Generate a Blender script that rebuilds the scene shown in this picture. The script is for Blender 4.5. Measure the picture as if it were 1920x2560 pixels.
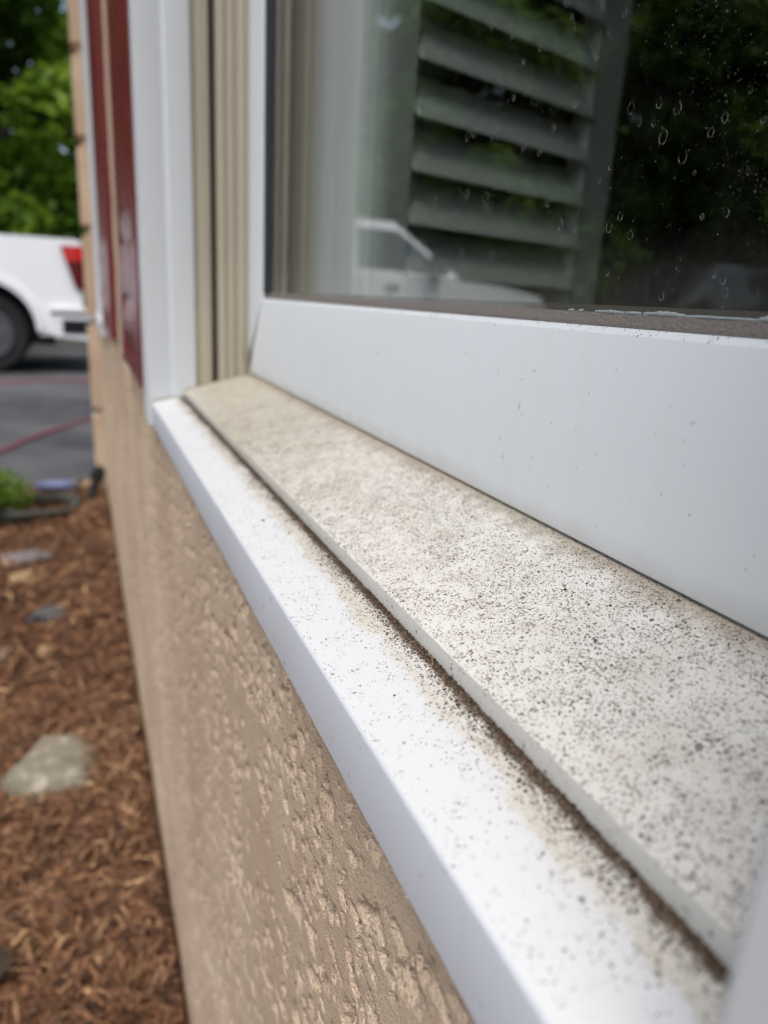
import bpy, bmesh, math, random
import numpy as np
from mathutils import Vector, Matrix

for o in list(bpy.data.objects):
    bpy.data.objects.remove(o)
scene = bpy.context.scene
COL = scene.collection
H = 0.90                      # height of the lens above the planting bed

# ------------------------------------------------------------------ camera
F_PX, IMG_H = 1783.0, 2560.0
AX = Vector((0.92321579, -0.05926235, 0.37968485))   # world axes seen in camera axes (right, down, forward)
AY = Vector((-0.38031425, -0.28251916, 0.88064976))
AZ = Vector((0.05507887, -0.95742932, -0.28336446))
right = Vector((AX[0], AY[0], AZ[0]))
down = Vector((AX[1], AY[1], AZ[1]))
fwd = Vector((AX[2], AY[2], AZ[2]))
cam_data = bpy.data.cameras.new("camera")
cam = bpy.data.objects.new("camera", cam_data)
COL.objects.link(cam)
m = Matrix.Identity(4)
for i in range(3):
    m[i][0] = right[i]
    m[i][1] = -down[i]
    m[i][2] = -fwd[i]
m[2][3] = H
cam.matrix_world = m
cam_data.sensor_fit = 'VERTICAL'
cam_data.sensor_height = 9.8
cam_data.lens = 9.8 * F_PX / IMG_H
cam_data.clip_start = 0.01
cam_data.clip_end = 2000
cam_data.dof.use_dof = True
cam_data.dof.focus_distance = 0.245
cam_data.dof.aperture_fstop = 2.15
scene.camera = cam

# ------------------------------------------------------------------ sky, sun, exposure
SUN_EL, SUN_AZ = math.radians(66), math.radians(-142)      # azimuth from +Y towards +X
world = bpy.data.worlds.new("World")
scene.world = world
world.use_nodes = True
wn = world.node_tree
sky = wn.nodes.new('ShaderNodeTexSky')
sky.sky_type = 'NISHITA'
sky.sun_disc = False
sky.sun_elevation = SUN_EL
sky.sun_rotation = SUN_AZ
sky.air_density = 1.0
sky.dust_density = 4.0
sky.ozone_density = 1.0
hs = wn.nodes.new('ShaderNodeHueSaturation')
hs.inputs['Saturation'].default_value = 0.85               # a bright, thinly clouded sky
bgn = wn.nodes['Background']
bgn.inputs['Strength'].default_value = 0.15
wn.links.new(sky.outputs[0], hs.inputs['Color'])
wn.links.new(hs.outputs[0], bgn.inputs['Color'])
sd = bpy.data.lights.new("sun", 'SUN')
sd.energy = 1.5
sd.angle = math.radians(40)
sd.color = (1.0, 0.985, 0.96)
sun = bpy.data.objects.new("sun", sd)
COL.objects.link(sun)
sv = Vector((math.sin(SUN_AZ) * math.cos(SUN_EL), math.cos(SUN_AZ) * math.cos(SUN_EL), math.sin(SUN_EL)))
sun.rotation_euler = sv.to_track_quat('Z', 'Y').to_euler()
sun.location = sv * 40
vs = scene.view_settings
vs.view_transform = 'Standard'
vs.look = 'None'
vs.exposure = 0.58
vs.gamma = 1.0
vs.use_curve_mapping = False
scene.cycles.max_bounces = 10
scene.cycles.transparent_max_bounces = 16
scene.cycles.caustics_reflective = False
scene.cycles.caustics_refractive = False
scene.cycles.sample_clamp_indirect = 6.0
scene.cycles.use_denoising = True

# ------------------------------------------------------------------ node material helpers
class NT:
    def __init__(s, name):
        s.m = bpy.data.materials.new(name)
        s.m.use_nodes = True
        s.t = s.m.node_tree
        s.b = s.t.nodes['Principled BSDF']
        s.out = s.t.nodes['Material Output']
    def n(s, typ, **kw):
        nd = s.t.nodes.new(typ)
        for k, v in kw.items():
            setattr(nd, k, v)
        return nd
    def put(s, sock, v):
        if isinstance(v, bpy.types.NodeSocket):
            s.t.links.new(v, sock)
        else:
            if isinstance(v, tuple) and len(v) == 3 and sock.type == 'RGBA':
                v = (*v, 1)
            sock.default_value = v
    def math(s, op, a, b=None, c=None, clamp=False):
        nd = s.n('ShaderNodeMath', operation=op, use_clamp=clamp)
        s.put(nd.inputs[0], a)
        if b is not None: s.put(nd.inputs[1], b)
        if c is not None: s.put(nd.inputs[2], c)
        return nd.outputs[0]
    def vmath(s, op, a, b=None):
        nd = s.n('ShaderNodeVectorMath', operation=op)
        s.put(nd.inputs[0], a)
        if b is not None: s.put(nd.inputs[1], b)
        return nd.outputs['Value'] if op == 'DOT_PRODUCT' else nd.outputs[0]
    def mix(s, fac, a, b):
        nd = s.n('ShaderNodeMix', data_type='RGBA')
        s.put(nd.inputs[0], fac); s.put(nd.inputs[6], a); s.put(nd.inputs[7], b)
        return nd.outputs[2]
    def ss(s, x, lo, hi, a=0.0, b=1.0):
        nd = s.n('ShaderNodeMapRange', interpolation_type='SMOOTHSTEP')
        s.put(nd.inputs[0], x); s.put(nd.inputs[1], lo); s.put(nd.inputs[2], hi); s.put(nd.inputs[3], a); s.put(nd.inputs[4], b)
        return nd.outputs[0]
    def noise(s, vec, scale, detail=2.0, rough=0.5, col=False):
        nd = s.n('ShaderNodeTexNoise')
        s.put(nd.inputs['Vector'], vec)
        nd.inputs['Scale'].default_value = scale
        nd.inputs['Detail'].default_value = detail
        nd.inputs['Roughness'].default_value = rough
        return nd.outputs['Color' if col else 'Fac']
    def vor(s, vec, scale):
        nd = s.n('ShaderNodeTexVoronoi')
        s.put(nd.inputs['Vector'], vec)
        nd.inputs['Scale'].default_value = scale
        return nd.outputs['Distance'], nd.outputs['Color']
    def pos(s):
        return s.n('ShaderNodeNewGeometry').outputs['Position']
    def obj(s):
        return s.n('ShaderNodeTexCoord').outputs['Object']
    def sep(s, v):
        nd = s.n('ShaderNodeSeparateXYZ'); s.put(nd.inputs[0], v)
        return nd.outputs
    def bump(s, h, strength=0.3, dist=0.001):
        nd = s.n('ShaderNodeBump')
        nd.inputs['Strength'].default_value = strength
        nd.inputs['Distance'].default_value = dist
        s.put(nd.inputs['Height'], h)
        s.t.links.new(nd.outputs[0], s.b.inputs['Normal'])
    def base(s, c, rough=0.5, metal=0.0, spec=None):
        s.put(s.b.inputs['Base Color'], c)
        s.put(s.b.inputs['Roughness'], rough)
        s.b.inputs['Metallic'].default_value = metal
        if spec is not None:
            s.b.inputs['Specular IOR Level'].default_value = spec

def srgb(r, g, b):
    f = lambda c: (c / 12.92 if c <= 0.04045 else ((c + 0.055) / 1.055) ** 2.4)
    return (f(r / 255), f(g / 255), f(b / 255))

def plain(name, c, rough=0.5, metal=0.0, var=0.08, scale=8.0, bump=0.0, bscale=200, coat=0.0, spec=None):
    k = NT(name)
    v = k.obj()
    n = k.noise(v, scale, 4.0)
    dark = tuple(x * (1 - var * 2) for x in c)
    lite = tuple(min(1, x * (1 + var)) for x in c)
    k.base(k.mix(n, dark, lite), k.ss(n, 0.3, 0.7, max(0.02, rough - 0.05), min(1, rough + 0.05)), metal, spec)
    if coat: k.b.inputs['Coat Weight'].default_value = coat
    if bump: k.bump(k.noise(v, bscale, 3.0), bump, 0.002)
    return k.m

def spots(k, p, scale, amount, warp=0.35, r0=0.14):
    """mask of irregular grains; amount (0..1 socket or float) sets how many and how big they are"""
    w = k.noise(p, scale * 1.7, 2.0, col=True)
    q = k.vmath('ADD', p, k.vmath('SCALE', k.vmath('SUBTRACT', w, (0.5, 0.5, 0.5)), None))
    q.node.inputs[1].links[0].from_node.inputs['Scale'].default_value = warp / scale * 2
    d, c = k.vor(q, scale)
    rnd = k.sep(c)
    alive = k.math('LESS_THAN', rnd[0], amount)
    rad = k.math('MULTIPLY_ADD', k.math('POWER', rnd[1], 2.0), 0.34, r0)
    e = k.math('SUBTRACT', rad, d)
    return k.math('MULTIPLY', alive, k.ss(e, 0.0, 0.08)), rnd[2]

# cross-section of the window, relative to the lens
A_ = 0.170                     # sash face
X1, X2 = 0.0989, 0.0658        # step and nose of the sill
YJ, YN = 0.789, 0.042          # far and near jamb
GX = 0.1745                    # outer face of the glass
WX = 0.072                     # stucco face
CX = 0.0626                    # casing face

# ------------------------------------------------------------------ materials
def mat_sill(lower):
    k = NT('sill_ledge_paint' if lower else 'sill_board_paint')
    g = k.n('ShaderNodeNewGeometry')
    p = g.outputs['Position']
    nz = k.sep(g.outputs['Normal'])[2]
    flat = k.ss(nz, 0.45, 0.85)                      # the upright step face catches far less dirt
    x, y, z = k.sep(p)
    big = k.noise(p, 30, 5.0, 0.62)
    mid = k.noise(p, 120, 5.0, 0.65)
    fine = k.noise(p, 1100, 2.0, 0.6)
    white = (0.67, 0.68, 0.68) if lower else (0.72, 0.70, 0.65)
    if lower:
        wob = k.math('ADD', x, k.math('MULTIPLY', k.math('SUBTRACT', k.noise(p, 55, 5.0, 0.6), 0.5), 0.016))
        wob2 = k.math('ADD', x, k.math('MULTIPLY', k.math('SUBTRACT', mid, 0.5), 0.007))
        near = k.ss(wob, X1 - 0.0150, X1 - 0.0045)
        tide = k.math('MULTIPLY', k.ss(wob, X1 - 0.0120, X1 - 0.0095), k.ss(wob, X1 - 0.0092, X1 - 0.0062, 1.0, 0.0))
        crease = k.ss(wob2, X1 - 0.0042, X1 - 0.0020)
        halo = k.math('MULTIPLY', near, k.ss(big, 0.32, 0.60, 0.45, 1.0))
        c = k.mix(k.math('MULTIPLY', halo, 0.55), white, (0.54, 0.47, 0.33))
        c = k.mix(k.math('MULTIPLY', tide, 0.22), c, (0.50, 0.40, 0.22))
        dA = k.math('MULTIPLY_ADD', near, 0.30, k.ss(mid, 0.42, 0.66, 0.02, 0.22))
        dB = k.math('MULTIPLY_ADD', near, 0.55, k.ss(mid, 0.42, 0.64, 0.02, 0.28))
        dC = k.math('MULTIPLY_ADD', near, 0.30, k.ss(big, 0.44, 0.66, 0.005, 0.09))
        dD = k.math('MULTIPLY_ADD', near, 0.02, 0.0015)
    else:
        far = k.ss(k.math('ADD', y, k.math('MULTIPLY', k.math('SUBTRACT', big, 0.5), 0.30)), 0.16, 0.60)
        c = k.mix(k.math('MULTIPLY', far, 0.80), white, (0.50, 0.46, 0.36))
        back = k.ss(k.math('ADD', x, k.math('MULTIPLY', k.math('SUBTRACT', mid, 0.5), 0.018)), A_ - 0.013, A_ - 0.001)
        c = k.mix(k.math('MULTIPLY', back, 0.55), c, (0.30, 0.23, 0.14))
        stain = k.ss(k.noise(p, 48, 5.0, 0.62), 0.50, 0.70)
        c = k.mix(k.math('MULTIPLY', k.math('MULTIPLY', stain, flat), 0.24), c, (0.40, 0.35, 0.22))
        c = k.mix(k.ss(flat, 0.0, 1.0, 0.35, 0.0), c, (0.50, 0.52, 0.49))  # upright step face greyed: its shade is put into the colour
        fl = lambda v_: k.math('MULTIPLY', v_, k.math('MULTIPLY_ADD', flat, 0.78, 0.22))
        dA = fl(k.math('ADD', k.ss(mid, 0.38, 0.60, 0.14, 0.80), k.math('MULTIPLY', back, 0.3)))
        dB = fl(k.math('ADD', k.ss(mid, 0.38, 0.58, 0.20, 0.95), k.math('MULTIPLY', back, 0.3)))
        dC = fl(k.ss(k.math('MULTIPLY_ADD', mid, 0.4, k.math('MULTIPLY', big, 0.6)), 0.38, 0.60, 0.16, 0.62))
        dD = fl(k.ss(big, 0.45, 0.65, 0.004, 0.03))
        crease = None
    sA, rA = spots(k, p, 1900, dA, 0.4, 0.22)
    sB, rB = spots(k, p, 1250, dB, 0.5, 0.24)
    sC, rC = spots(k, p, 820, dC, 0.7, 0.20)
    sD, rD = spots(k, p, 330, dD, 0.6)
    c = k.mix(k.math('MULTIPLY', sA, 0.66), c, (0.24, 0.205, 0.16))
    c = k.mix(k.math('MULTIPLY', sB, 0.82), c, k.mix(rB, (0.085, 0.068, 0.052), (0.20, 0.14, 0.095)))
    c = k.mix(k.math('MULTIPLY', sC, 0.84), c, k.mix(rC, (0.065, 0.052, 0.044), (0.15, 0.095, 0.065)))
    c = k.mix(k.math('MULTIPLY', sD, 0.75), c, (0.10, 0.08, 0.068))
    if crease is not None:
        c = k.mix(k.math('MULTIPLY', crease, 0.92), c, k.mix(k.ss(fine, 0.35, 0.65), (0.03, 0.02, 0.012), (0.15, 0.10, 0.06)))
    allspots = k.math('MAXIMUM', sB, k.math('MAXIMUM', k.math('MULTIPLY', sA, 0.5), k.math('MAXIMUM', sC, sD)))
    k.base(c, k.math('MULTIPLY_ADD', allspots, 0.4, 0.36))
    k.bump(k.math('MULTIPLY_ADD', fine, 0.35, allspots), 0.5, 0.0003)
    return k.m

def mat_painted(name, c=(0.70, 0.71, 0.72), rough=0.33, amount=0.035, edge=None):
    k = NT(name)
    p = k.pos()
    s1, r = spots(k, p, 260, amount, 0.7)
    s2, r2 = spots(k, p, 700, amount * 1.2)
    cloud = k.noise(p, 12, 3.0)
    cc = k.mix(k.ss(cloud, 0.3, 0.7, 0, 0.22), c, (c[0] * 0.9, c[1] * 0.9, c[2] * 0.88))
    cc = k.mix(k.math('MULTIPLY', k.math('MAXIMUM', s1, s2), k.math('MULTIPLY_ADD', r, 0.5, 0.15)), cc, (0.25, 0.23, 0.21))
    if edge:                                        # grime caught on the top bevel of the rail
        x, y, z = k.sep(p)
        up = k.sep(k.n('ShaderNodeNewGeometry').outputs['Normal'])[2]
        e, r3 = spots(k, p, 900, k.ss(up, 0.3, 0.6, 0.0, 0.55))
        cc = k.mix(k.math('MULTIPLY', e, 0.8), cc, (0.16, 0.13, 0.10))
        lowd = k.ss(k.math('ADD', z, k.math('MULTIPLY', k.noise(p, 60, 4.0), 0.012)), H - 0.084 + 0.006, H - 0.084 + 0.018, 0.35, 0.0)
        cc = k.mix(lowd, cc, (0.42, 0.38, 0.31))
    mp = k.n('ShaderNodeMapping'); k.put(mp.inputs[0], p); mp.inputs['Scale'].default_value = (1, 1, 0.07)
    streak = k.noise(mp.outputs[0], 55, 4.0, 0.6)
    cc = k.mix(k.ss(streak, 0.52, 0.74, 0.0, 0.09), cc, (0.50, 0.50, 0.47))
    k.base(cc, k.math('ADD', k.ss(cloud, 0.3, 0.7, rough - 0.05, rough + 0.08), k.ss(streak, 0.4, 0.7, 0.0, 0.12)))
    k.bump(k.noise(p, 340, 3.0), 0.06, 0.0006)
    return k.m

def mat_stucco():
    k = NT('stucco')
    p = k.pos()
    big = k.noise(p, 5, 4.0)
    mid = k.noise(p, 55, 5.0, 0.65)
    fine = k.noise(p, 1100, 3.0, 0.7)
    c = k.mix(k.ss(big, 0.32, 0.68), srgb(202, 178, 154), srgb(222, 201, 175))
    c = k.mix(k.ss(mid, 0.56, 0.72, 0, 0.35), c, srgb(228, 203, 172))
    c = k.mix(k.ss(k.noise(p, 18, 3.0), 0.48, 0.68, 0, 0.40), c, srgb(202, 172, 152))
    d, col = k.vor(p, 950)
    c = k.mix(k.math('MULTIPLY', k.ss(fine, 0.35, 0.6, 1, 0), 0.30), c, srgb(140, 118, 96))
    zz_ = k.sep(p)[2]
    splash = k.ss(k.math('ADD', zz_, k.math('MULTIPLY', k.noise(p, 24, 5.0, 0.7), 0.12)), 0.08, 0.20, 0.45, 0.0)
    c = k.mix(splash, c, srgb(112, 84, 64))
    k.base(c, 1.0, spec=0.04)
    k.bump(k.math('ADD', fine, k.math('MULTIPLY_ADD', k.noise(p, 480, 3.0, 0.6), 1.2, k.math('MULTIPLY', d, 0.5))), 0.85, 0.0011)
    return k.m

def mat_glass(f0=0.052):
    k = NT('window_glass')
    g = k.n('ShaderNodeNewGeometry')
    cosv = k.math('ABSOLUTE', k.vmath('DOT_PRODUCT', g.outputs['Normal'], g.outputs['Incoming']))
    fr = k.math('MULTIPLY_ADD', k.math('POWER', k.math('SUBTRACT', 1.0, cosv), 5.0), 1 - f0, f0, clamp=True)
    tr = k.n('ShaderNodeBsdfTransparent'); tr.inputs[0].default_value = (0.955, 0.975, 0.96, 1)
    gl = k.n('ShaderNodeBsdfGlossy'); gl.inputs['Roughness'].default_value = 0.0
    gl.inputs['Color'].default_value = (1, 1, 1, 1)
    mx = k.n('ShaderNodeMixShader')
    k.t.links.new(fr, mx.inputs[0]); k.t.links.new(tr.outputs[0], mx.inputs[1]); k.t.links.new(gl.outputs[0], mx.inputs[2])
    k.t.links.new(mx.outputs[0], k.out.inputs['Surface'])
    return k, mx

def mat_glass_outer():
    k, mx = mat_glass()
    k.m.name = 'window_glass_dusty'
    p = k.pos()
    z = k.sep(p)[2]
    am = k.ss(k.noise(p, 30, 4.0), 0.40, 0.72, 0.01, 0.10)
    s1, r = spots(k, p, 1300, am)
    s2, r2 = spots(k, p, 2600, k.math('MULTIPLY', am, 1.2))
    haze = k.math('MULTIPLY', k.ss(k.noise(p, 45, 5.0, 0.7), 0.45, 0.8), 0.010)
    low = k.ss(z, H + 0.0, H + 0.03, 0.06, 0.0)
    amt = k.math('MAXIMUM', k.math('MULTIPLY', s1, k.math('MULTIPLY_ADD', r, 0.30, 0.03)), k.math('MULTIPLY', s2, 0.16))
    amt = k.math('ADD', k.math('ADD', amt, haze), k.math('MULTIPLY', low, k.noise(p, 200, 4.0)), clamp=True)
    df = k.n('ShaderNodeBsdfDiffuse'); df.inputs[0].default_value = (0.55, 0.52, 0.46, 1)
    m2 = k.n('ShaderNodeMixShader')
    k.t.links.new(amt, m2.inputs[0]); k.t.links.new(mx.outputs[0], m2.inputs[1]); k.t.links.new(df.outputs[0], m2.inputs[2])
    k.t.links.new(m2.outputs[0], k.out.inputs['Surface'])
    return k.m

def mat_residue():
    k = NT('water_mark_residue')
    tr = k.n('ShaderNodeBsdfTransparent'); df = k.n('ShaderNodeBsdfDiffuse'); df.inputs[0].default_value = (0.62, 0.60, 0.55, 1)
    mx = k.n('ShaderNodeMixShader')
    k.t.links.new(k.ss(k.noise(k.pos(), 500, 3.0), 0.35, 0.65, 0.04, 0.40), mx.inputs[0])
    k.t.links.new(tr.outputs[0], mx.inputs[1]); k.t.links.new(df.outputs[0], mx.inputs[2])
    k.t.links.new(mx.outputs[0], k.out.inputs['Surface'])
    return k.m

def mat_leaf(name, a, b, trans=0.35):
    k = NT(name)
    rnd = k.n('ShaderNodeNewGeometry').outputs['Random Per Island']
    c = k.mix(rnd, a, b)
    k.base(c, 0.55, spec=0.3)
    tl = k.n('ShaderNodeBsdfTranslucent'); k.put(tl.inputs[0], k.mix(rnd, tuple(x * 1.1 for x in a), tuple(x * 1.2 for x in b)))
    mx = k.n('ShaderNodeMixShader'); mx.inputs[0].default_value = trans
    k.t.links.new(k.b.outputs[0], mx.inputs[1]); k.t.links.new(tl.outputs[0], mx.inputs[2])
    k.t.links.new(mx.outputs[0], k.out.inputs['Surface'])
    return k.m

def mat_island(name, cols, rough=0.9, spec=0.15):
    k = NT(name)
    rnd = k.n('ShaderNodeNewGeometry').outputs['Random Per Island']
    rp = k.n('ShaderNodeValToRGB'); k.put(rp.inputs[0], rnd)
    el = rp.color_ramp.elements
    el[0].color = (*cols[0], 1); el[1].color = (*cols[-1], 1)
    for i, c in enumerate(cols[1:-1]):
        e = el.new((i + 1) / (len(cols) - 1)); e.color = (*c, 1)
    k.base(rp.outputs[0], rough, spec=spec)
    return k.m

def mat_asphalt():
    k = NT('asphalt')
    p = k.pos()
    big = k.noise(p, 0.9, 5.0, 0.6); mid = k.noise(p, 9, 5.0, 0.6); fine = k.noise(p, 300, 2.0)
    c = k.mix(k.ss(big, 0.35, 0.62), (0.030, 0.030, 0.033), (0.078, 0.078, 0.080))
    c = k.mix(k.ss(mid, 0.45, 0.7, 0, 0.5), c, (0.090, 0.088, 0.086))
    k.base(c, k.ss(big, 0.35, 0.65, 0.55, 0.85))
    k.bump(fine, 0.5, 0.003)
    return k.m

def mat_ground(name, a, b, c3, scale):
    k = NT(name)
    p = k.pos()
    c = k.mix(k.noise(p, scale, 6.0, 0.65), a, b)
    c = k.mix(k.ss(k.noise(p, scale * 6, 4.0), 0.5, 0.7), c, c3)
    k.base(c, 0.95, spec=0.1)
    k.bump(k.noise(p, scale * 14, 5.0, 0.7), 0.8, 0.01)
    return k.m

def mat_stone(name, a, b, c3):
    k = NT(name)
    v = k.obj()
    c = k.mix(k.noise(v, 14, 6.0, 0.65), a, b)
    c = k.mix(k.ss(k.noise(v, 30, 5.0, 0.7), 0.52, 0.66), c, c3)
    k.base(c, 0.85, spec=0.2)
    k.bump(k.noise(v, 90, 6.0, 0.7), 0.8, 0.004)
    return k.m

M = {}
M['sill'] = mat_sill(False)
M['ledge'] = mat_sill(True)
M['nose'] = mat_painted('sill_nose_shaded_paint', (0.56, 0.585, 0.63), 0.38, 0.03)  # same white sill paint, shade of the front face put into its colour
M['casing'] = mat_painted('white_casing_paint', (0.61, 0.635, 0.65), 0.42, 0.008)
M['sash'] = mat_painted('white_sash_paint', (0.70, 0.735, 0.76), 0.36, 0.010, edge=True)
M['track'] = plain('beige_vinyl', srgb(184, 175, 156), 0.5, var=0.05, scale=20, bump=0.05)
M['groove'] = plain('dark_weatherstrip', (0.12, 0.10, 0.08), 0.8)
M['spacer'] = plain('navy_spacer_reflection', (0.030, 0.036, 0.050), 0.6)  # navy of the dark reflected strip beside the far stile
M['caulk'] = plain('aged_caulk', srgb(150, 142, 124), 0.8, var=0.2, scale=300, bump=0.4)
M['gasket'] = plain('glazing_gasket', srgb(116, 110, 105), 0.85, var=0.2, scale=700, bump=0.5, bscale=900)
M['stucco'] = mat_stucco()
M['glass'] = mat_glass_outer()
M['glass_in'] = mat_glass(0.085)[0].m
M['residue'] = mat_residue()
M['sealant'] = plain('clear_sealant', srgb(150, 160, 160), 0.25, var=0.1, scale=300, bump=0.3, bscale=600)
M['shutter_in'] = plain('white_louver_paint', (0.84, 0.85, 0.84), 0.4, var=0.03)
M['room'] = plain('room_wall_paint', (0.42, 0.41, 0.39), 0.8, var=0.04)
M['roomfloor'] = plain('room_floor_wood', (0.10, 0.07, 0.05), 0.5, var=0.2)
M['jamb_in'] = plain('interior_trim_paint', (0.72, 0.73, 0.72), 0.45, var=0.03)
M['red'] = plain('red_shutter_paint', (0.18, 0.024, 0.027), 0.32, var=0.06, scale=30, bump=0.1, bscale=60)
M['dirt'] = mat_island('dirt_grain', [(0.03, 0.02, 0.014), (0.07, 0.045, 0.03), (0.12, 0.08, 0.05), (0.17, 0.10, 0.06), (0.05, 0.045, 0.04)])
M['mulch'] = mat_island('shredded_bark', [srgb(58, 43, 35), srgb(128, 90, 66), srgb(100, 69, 52), srgb(158, 118, 86), srgb(108, 74, 57), srgb(192, 156, 116), srgb(84, 64, 54), srgb(132, 98, 78), srgb(48, 36, 30), srgb(140, 100, 70)])
M['bed'] = mat_ground('mulch_soil', srgb(58, 42, 33), srgb(98, 70, 52), srgb(122, 88, 64), 22)
M['asphalt'] = mat_asphalt()
M['ground'] = mat_ground('grass_soil', (0.035, 0.05, 0.018), (0.06, 0.075, 0.03), (0.05, 0.04, 0.025), 1.2)
M['stone_a'] = mat_stone('granite_lichen', srgb(112, 106, 92), srgb(144, 137, 120), srgb(172, 165, 148))
M['stone_b'] = mat_stone('slate_grey', srgb(74, 74, 74), srgb(100, 98, 98), srgb(84, 84, 90))
M['stone_c'] = mat_stone('sandstone_tan', srgb(136, 110, 80), srgb(164, 138, 104), srgb(110, 86, 64))
M['stone_d'] = mat_stone('quartz_white', srgb(104, 98, 98), srgb(130, 124, 124), srgb(92, 84, 82))
M['bark'] = plain('tree_bark', (0.075, 0.055, 0.04), 0.9, var=0.3, scale=12, bump=0.6, bscale=30)
M['leafA'] = mat_leaf('leaf_bright', (0.13, 0.25, 0.014), (0.28, 0.40, 0.035), 0.5)
M['leafB'] = mat_leaf('leaf_mid', (0.085, 0.17, 0.018), (0.18, 0.28, 0.035), 0.48)
M['leafC'] = mat_leaf('leaf_dark', (0.045, 0.095, 0.016), (0.095, 0.16, 0.026), 0.4)
M['carwhite'] = plain('white_car_paint', (0.86, 0.87, 0.88), 0.22, var=0.01, coat=1.0)
M['cardark'] = plain('dark_car_paint', (0.035, 0.037, 0.045), 0.25, var=0.03, coat=1.0)
M['carglass'] = plain('car_glass', (0.018, 0.022, 0.026), 0.05, var=0.02, spec=0.7)
M['tyre'] = plain('tyre_rubber', (0.012, 0.012, 0.013), 0.85, var=0.1, bump=0.3)
M['rim'] = plain('alloy_rim', (0.20, 0.205, 0.215), 0.35, 0.9)
M['chrome'] = plain('bumper_chrome', (0.72, 0.73, 0.75), 0.16, 1.0, var=0.02)
M['blackplastic'] = plain('black_plastic', (0.012, 0.012, 0.013), 0.8, spec=0.2)
M['redlens'] = plain('red_lamp_lens', (0.62, 0.008, 0.018), 0.12, var=0.1, coat=1.0)
M['redlens_dark'] = plain('dark_red_lamp_lens', (0.11, 0.003, 0.006), 0.12, coat=1.0)
M['lampclear'] = plain('clear_lamp_lens', (0.5, 0.5, 0.52), 0.1)
M['hose'] = plain('red_hose_rubber', srgb(146, 60, 70), 0.7, var=0.1, scale=5)
M['greyhose'] = plain('grey_green_hose', srgb(66, 66, 58), 0.8, var=0.3, scale=9)
M['blue'] = plain('blue_plastic', srgb(104, 112, 150), 0.5, var=0.1)
M['roofing'] = plain('roof_shingle', (0.06, 0.055, 0.05), 0.9, var=0.3, scale=6)

# ------------------------------------------------------------------ object helpers
ORG = {}
def tag(o, label=None, cat=None, group=None, kind=None):
    if label: o['label'] = label
    if cat: o['category'] = cat
    if group: o['group'] = group
    if kind: o['kind'] = kind
    return o
def empty(name, loc, label, cat, group=None):
    o = bpy.data.objects.new(name, None)
    COL.objects.link(o)
    o.location = loc
    o.empty_display_size = 0.1
    ORG[o] = Vector(loc)
    return tag(o, label, cat, group)
def link(name, me, mat, parent=None):
    o = bpy.data.objects.new(name, me)
    COL.objects.link(o)
    if mat is not None:
        me.materials.clear()
        me.materials.append(mat)
    if parent is not None:
        o.parent = parent
        ORG[o] = ORG.get(parent, Vector((0, 0, 0)))
    return o
def from_np(name, v, f, mat, parent=None, smooth=False, origin=None):
    """v in world coordinates; the mesh is stored relative to its thing's base"""
    v = np.asarray(v, dtype=np.float64)
    org = ORG[parent] if parent is not None else Vector(origin or (0, 0, 0))
    v = v - np.array(org)
    me = bpy.data.meshes.new(name)
    if isinstance(f, np.ndarray):
        k = f.shape[1]
        me.vertices.add(len(v)); me.vertices.foreach_set('co', v.astype(np.float32).ravel())
        me.loops.add(f.size); me.loops.foreach_set('vertex_index', f.astype(np.int32).ravel())
        me.polygons.add(len(f)); me.polygons.foreach_set('loop_start', np.arange(0, f.size, k, dtype=np.int32))
        me.polygons.foreach_set('loop_total', np.full(len(f), k, dtype=np.int32))
        me.update(calc_edges=True)
        me.validate()
    else:
        me.from_pydata([tuple(p) for p in v], [], f)
        me.update()
    if smooth:
        me.polygons.foreach_set('use_smooth', np.ones(len(me.polygons), dtype=bool))
    o = link(name, me, mat, parent)
    if parent is None:
        o.location = org
        ORG[o] = org
    return o
def from_bm(name, bm, mat, parent=None, smooth=False, origin=None, bevel=0.0, seg=2):
    if bevel:
        ed = [e for e in bm.edges if len(e.link_faces) == 2 and e.calc_face_angle(0) > 0.5]
        bmesh.ops.bevel(bm, geom=ed, offset=bevel, segments=seg, affect='EDGES', profile=0.5, clamp_overlap=True)
    bmesh.ops.recalc_face_normals(bm, faces=bm.faces)
    org = ORG[parent] if parent is not None else Vector(origin or (0, 0, 0))
    bmesh.ops.translate(bm, verts=bm.verts, vec=-org)
    me = bpy.data.meshes.new(name)
    bm.to_mesh(me); bm.free()
    if smooth:
        me.polygons.foreach_set('use_smooth', np.ones(len(me.polygons), dtype=bool))
        try: me.set_sharp_from_angle(angle=math.radians(38))
        except Exception: pass
    o = link(name, me, mat, parent)
    if parent is None:
        o.location = org; ORG[o] = org
    return o
def add_box(bm, a, b):
    vs_ = [bm.verts.new((x, y, z)) for x in (a[0], b[0]) for y in (a[1], b[1]) for z in (a[2], b[2])]
    for q in ((0, 1, 3, 2), (4, 6, 7, 5), (0, 4, 5, 1), (2, 3, 7, 6), (0, 2, 6, 4), (1, 5, 7, 3)):
        bm.faces.new([vs_[i] for i in q])
def box(name, a, b, mat, parent=None, bevel=0.0, seg=2, origin=None):
    bm = bmesh.new(); add_box(bm, a, b)
    return from_bm(name, bm, mat, parent, smooth=bevel > 0, bevel=bevel, seg=seg, origin=origin)
def prism(bm, pts, fn0, fn1):
    a = [bm.verts.new(fn0(*p)) for p in pts]; b = [bm.verts.new(fn1(*p)) for p in pts]
    n = len(pts)
    for i in range(n):
        j = (i + 1) % n
        bm.faces.new((a[i], a[j], b[j], b[i]))
    bm.faces.new(a[::-1]); bm.faces.new(b)
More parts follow.
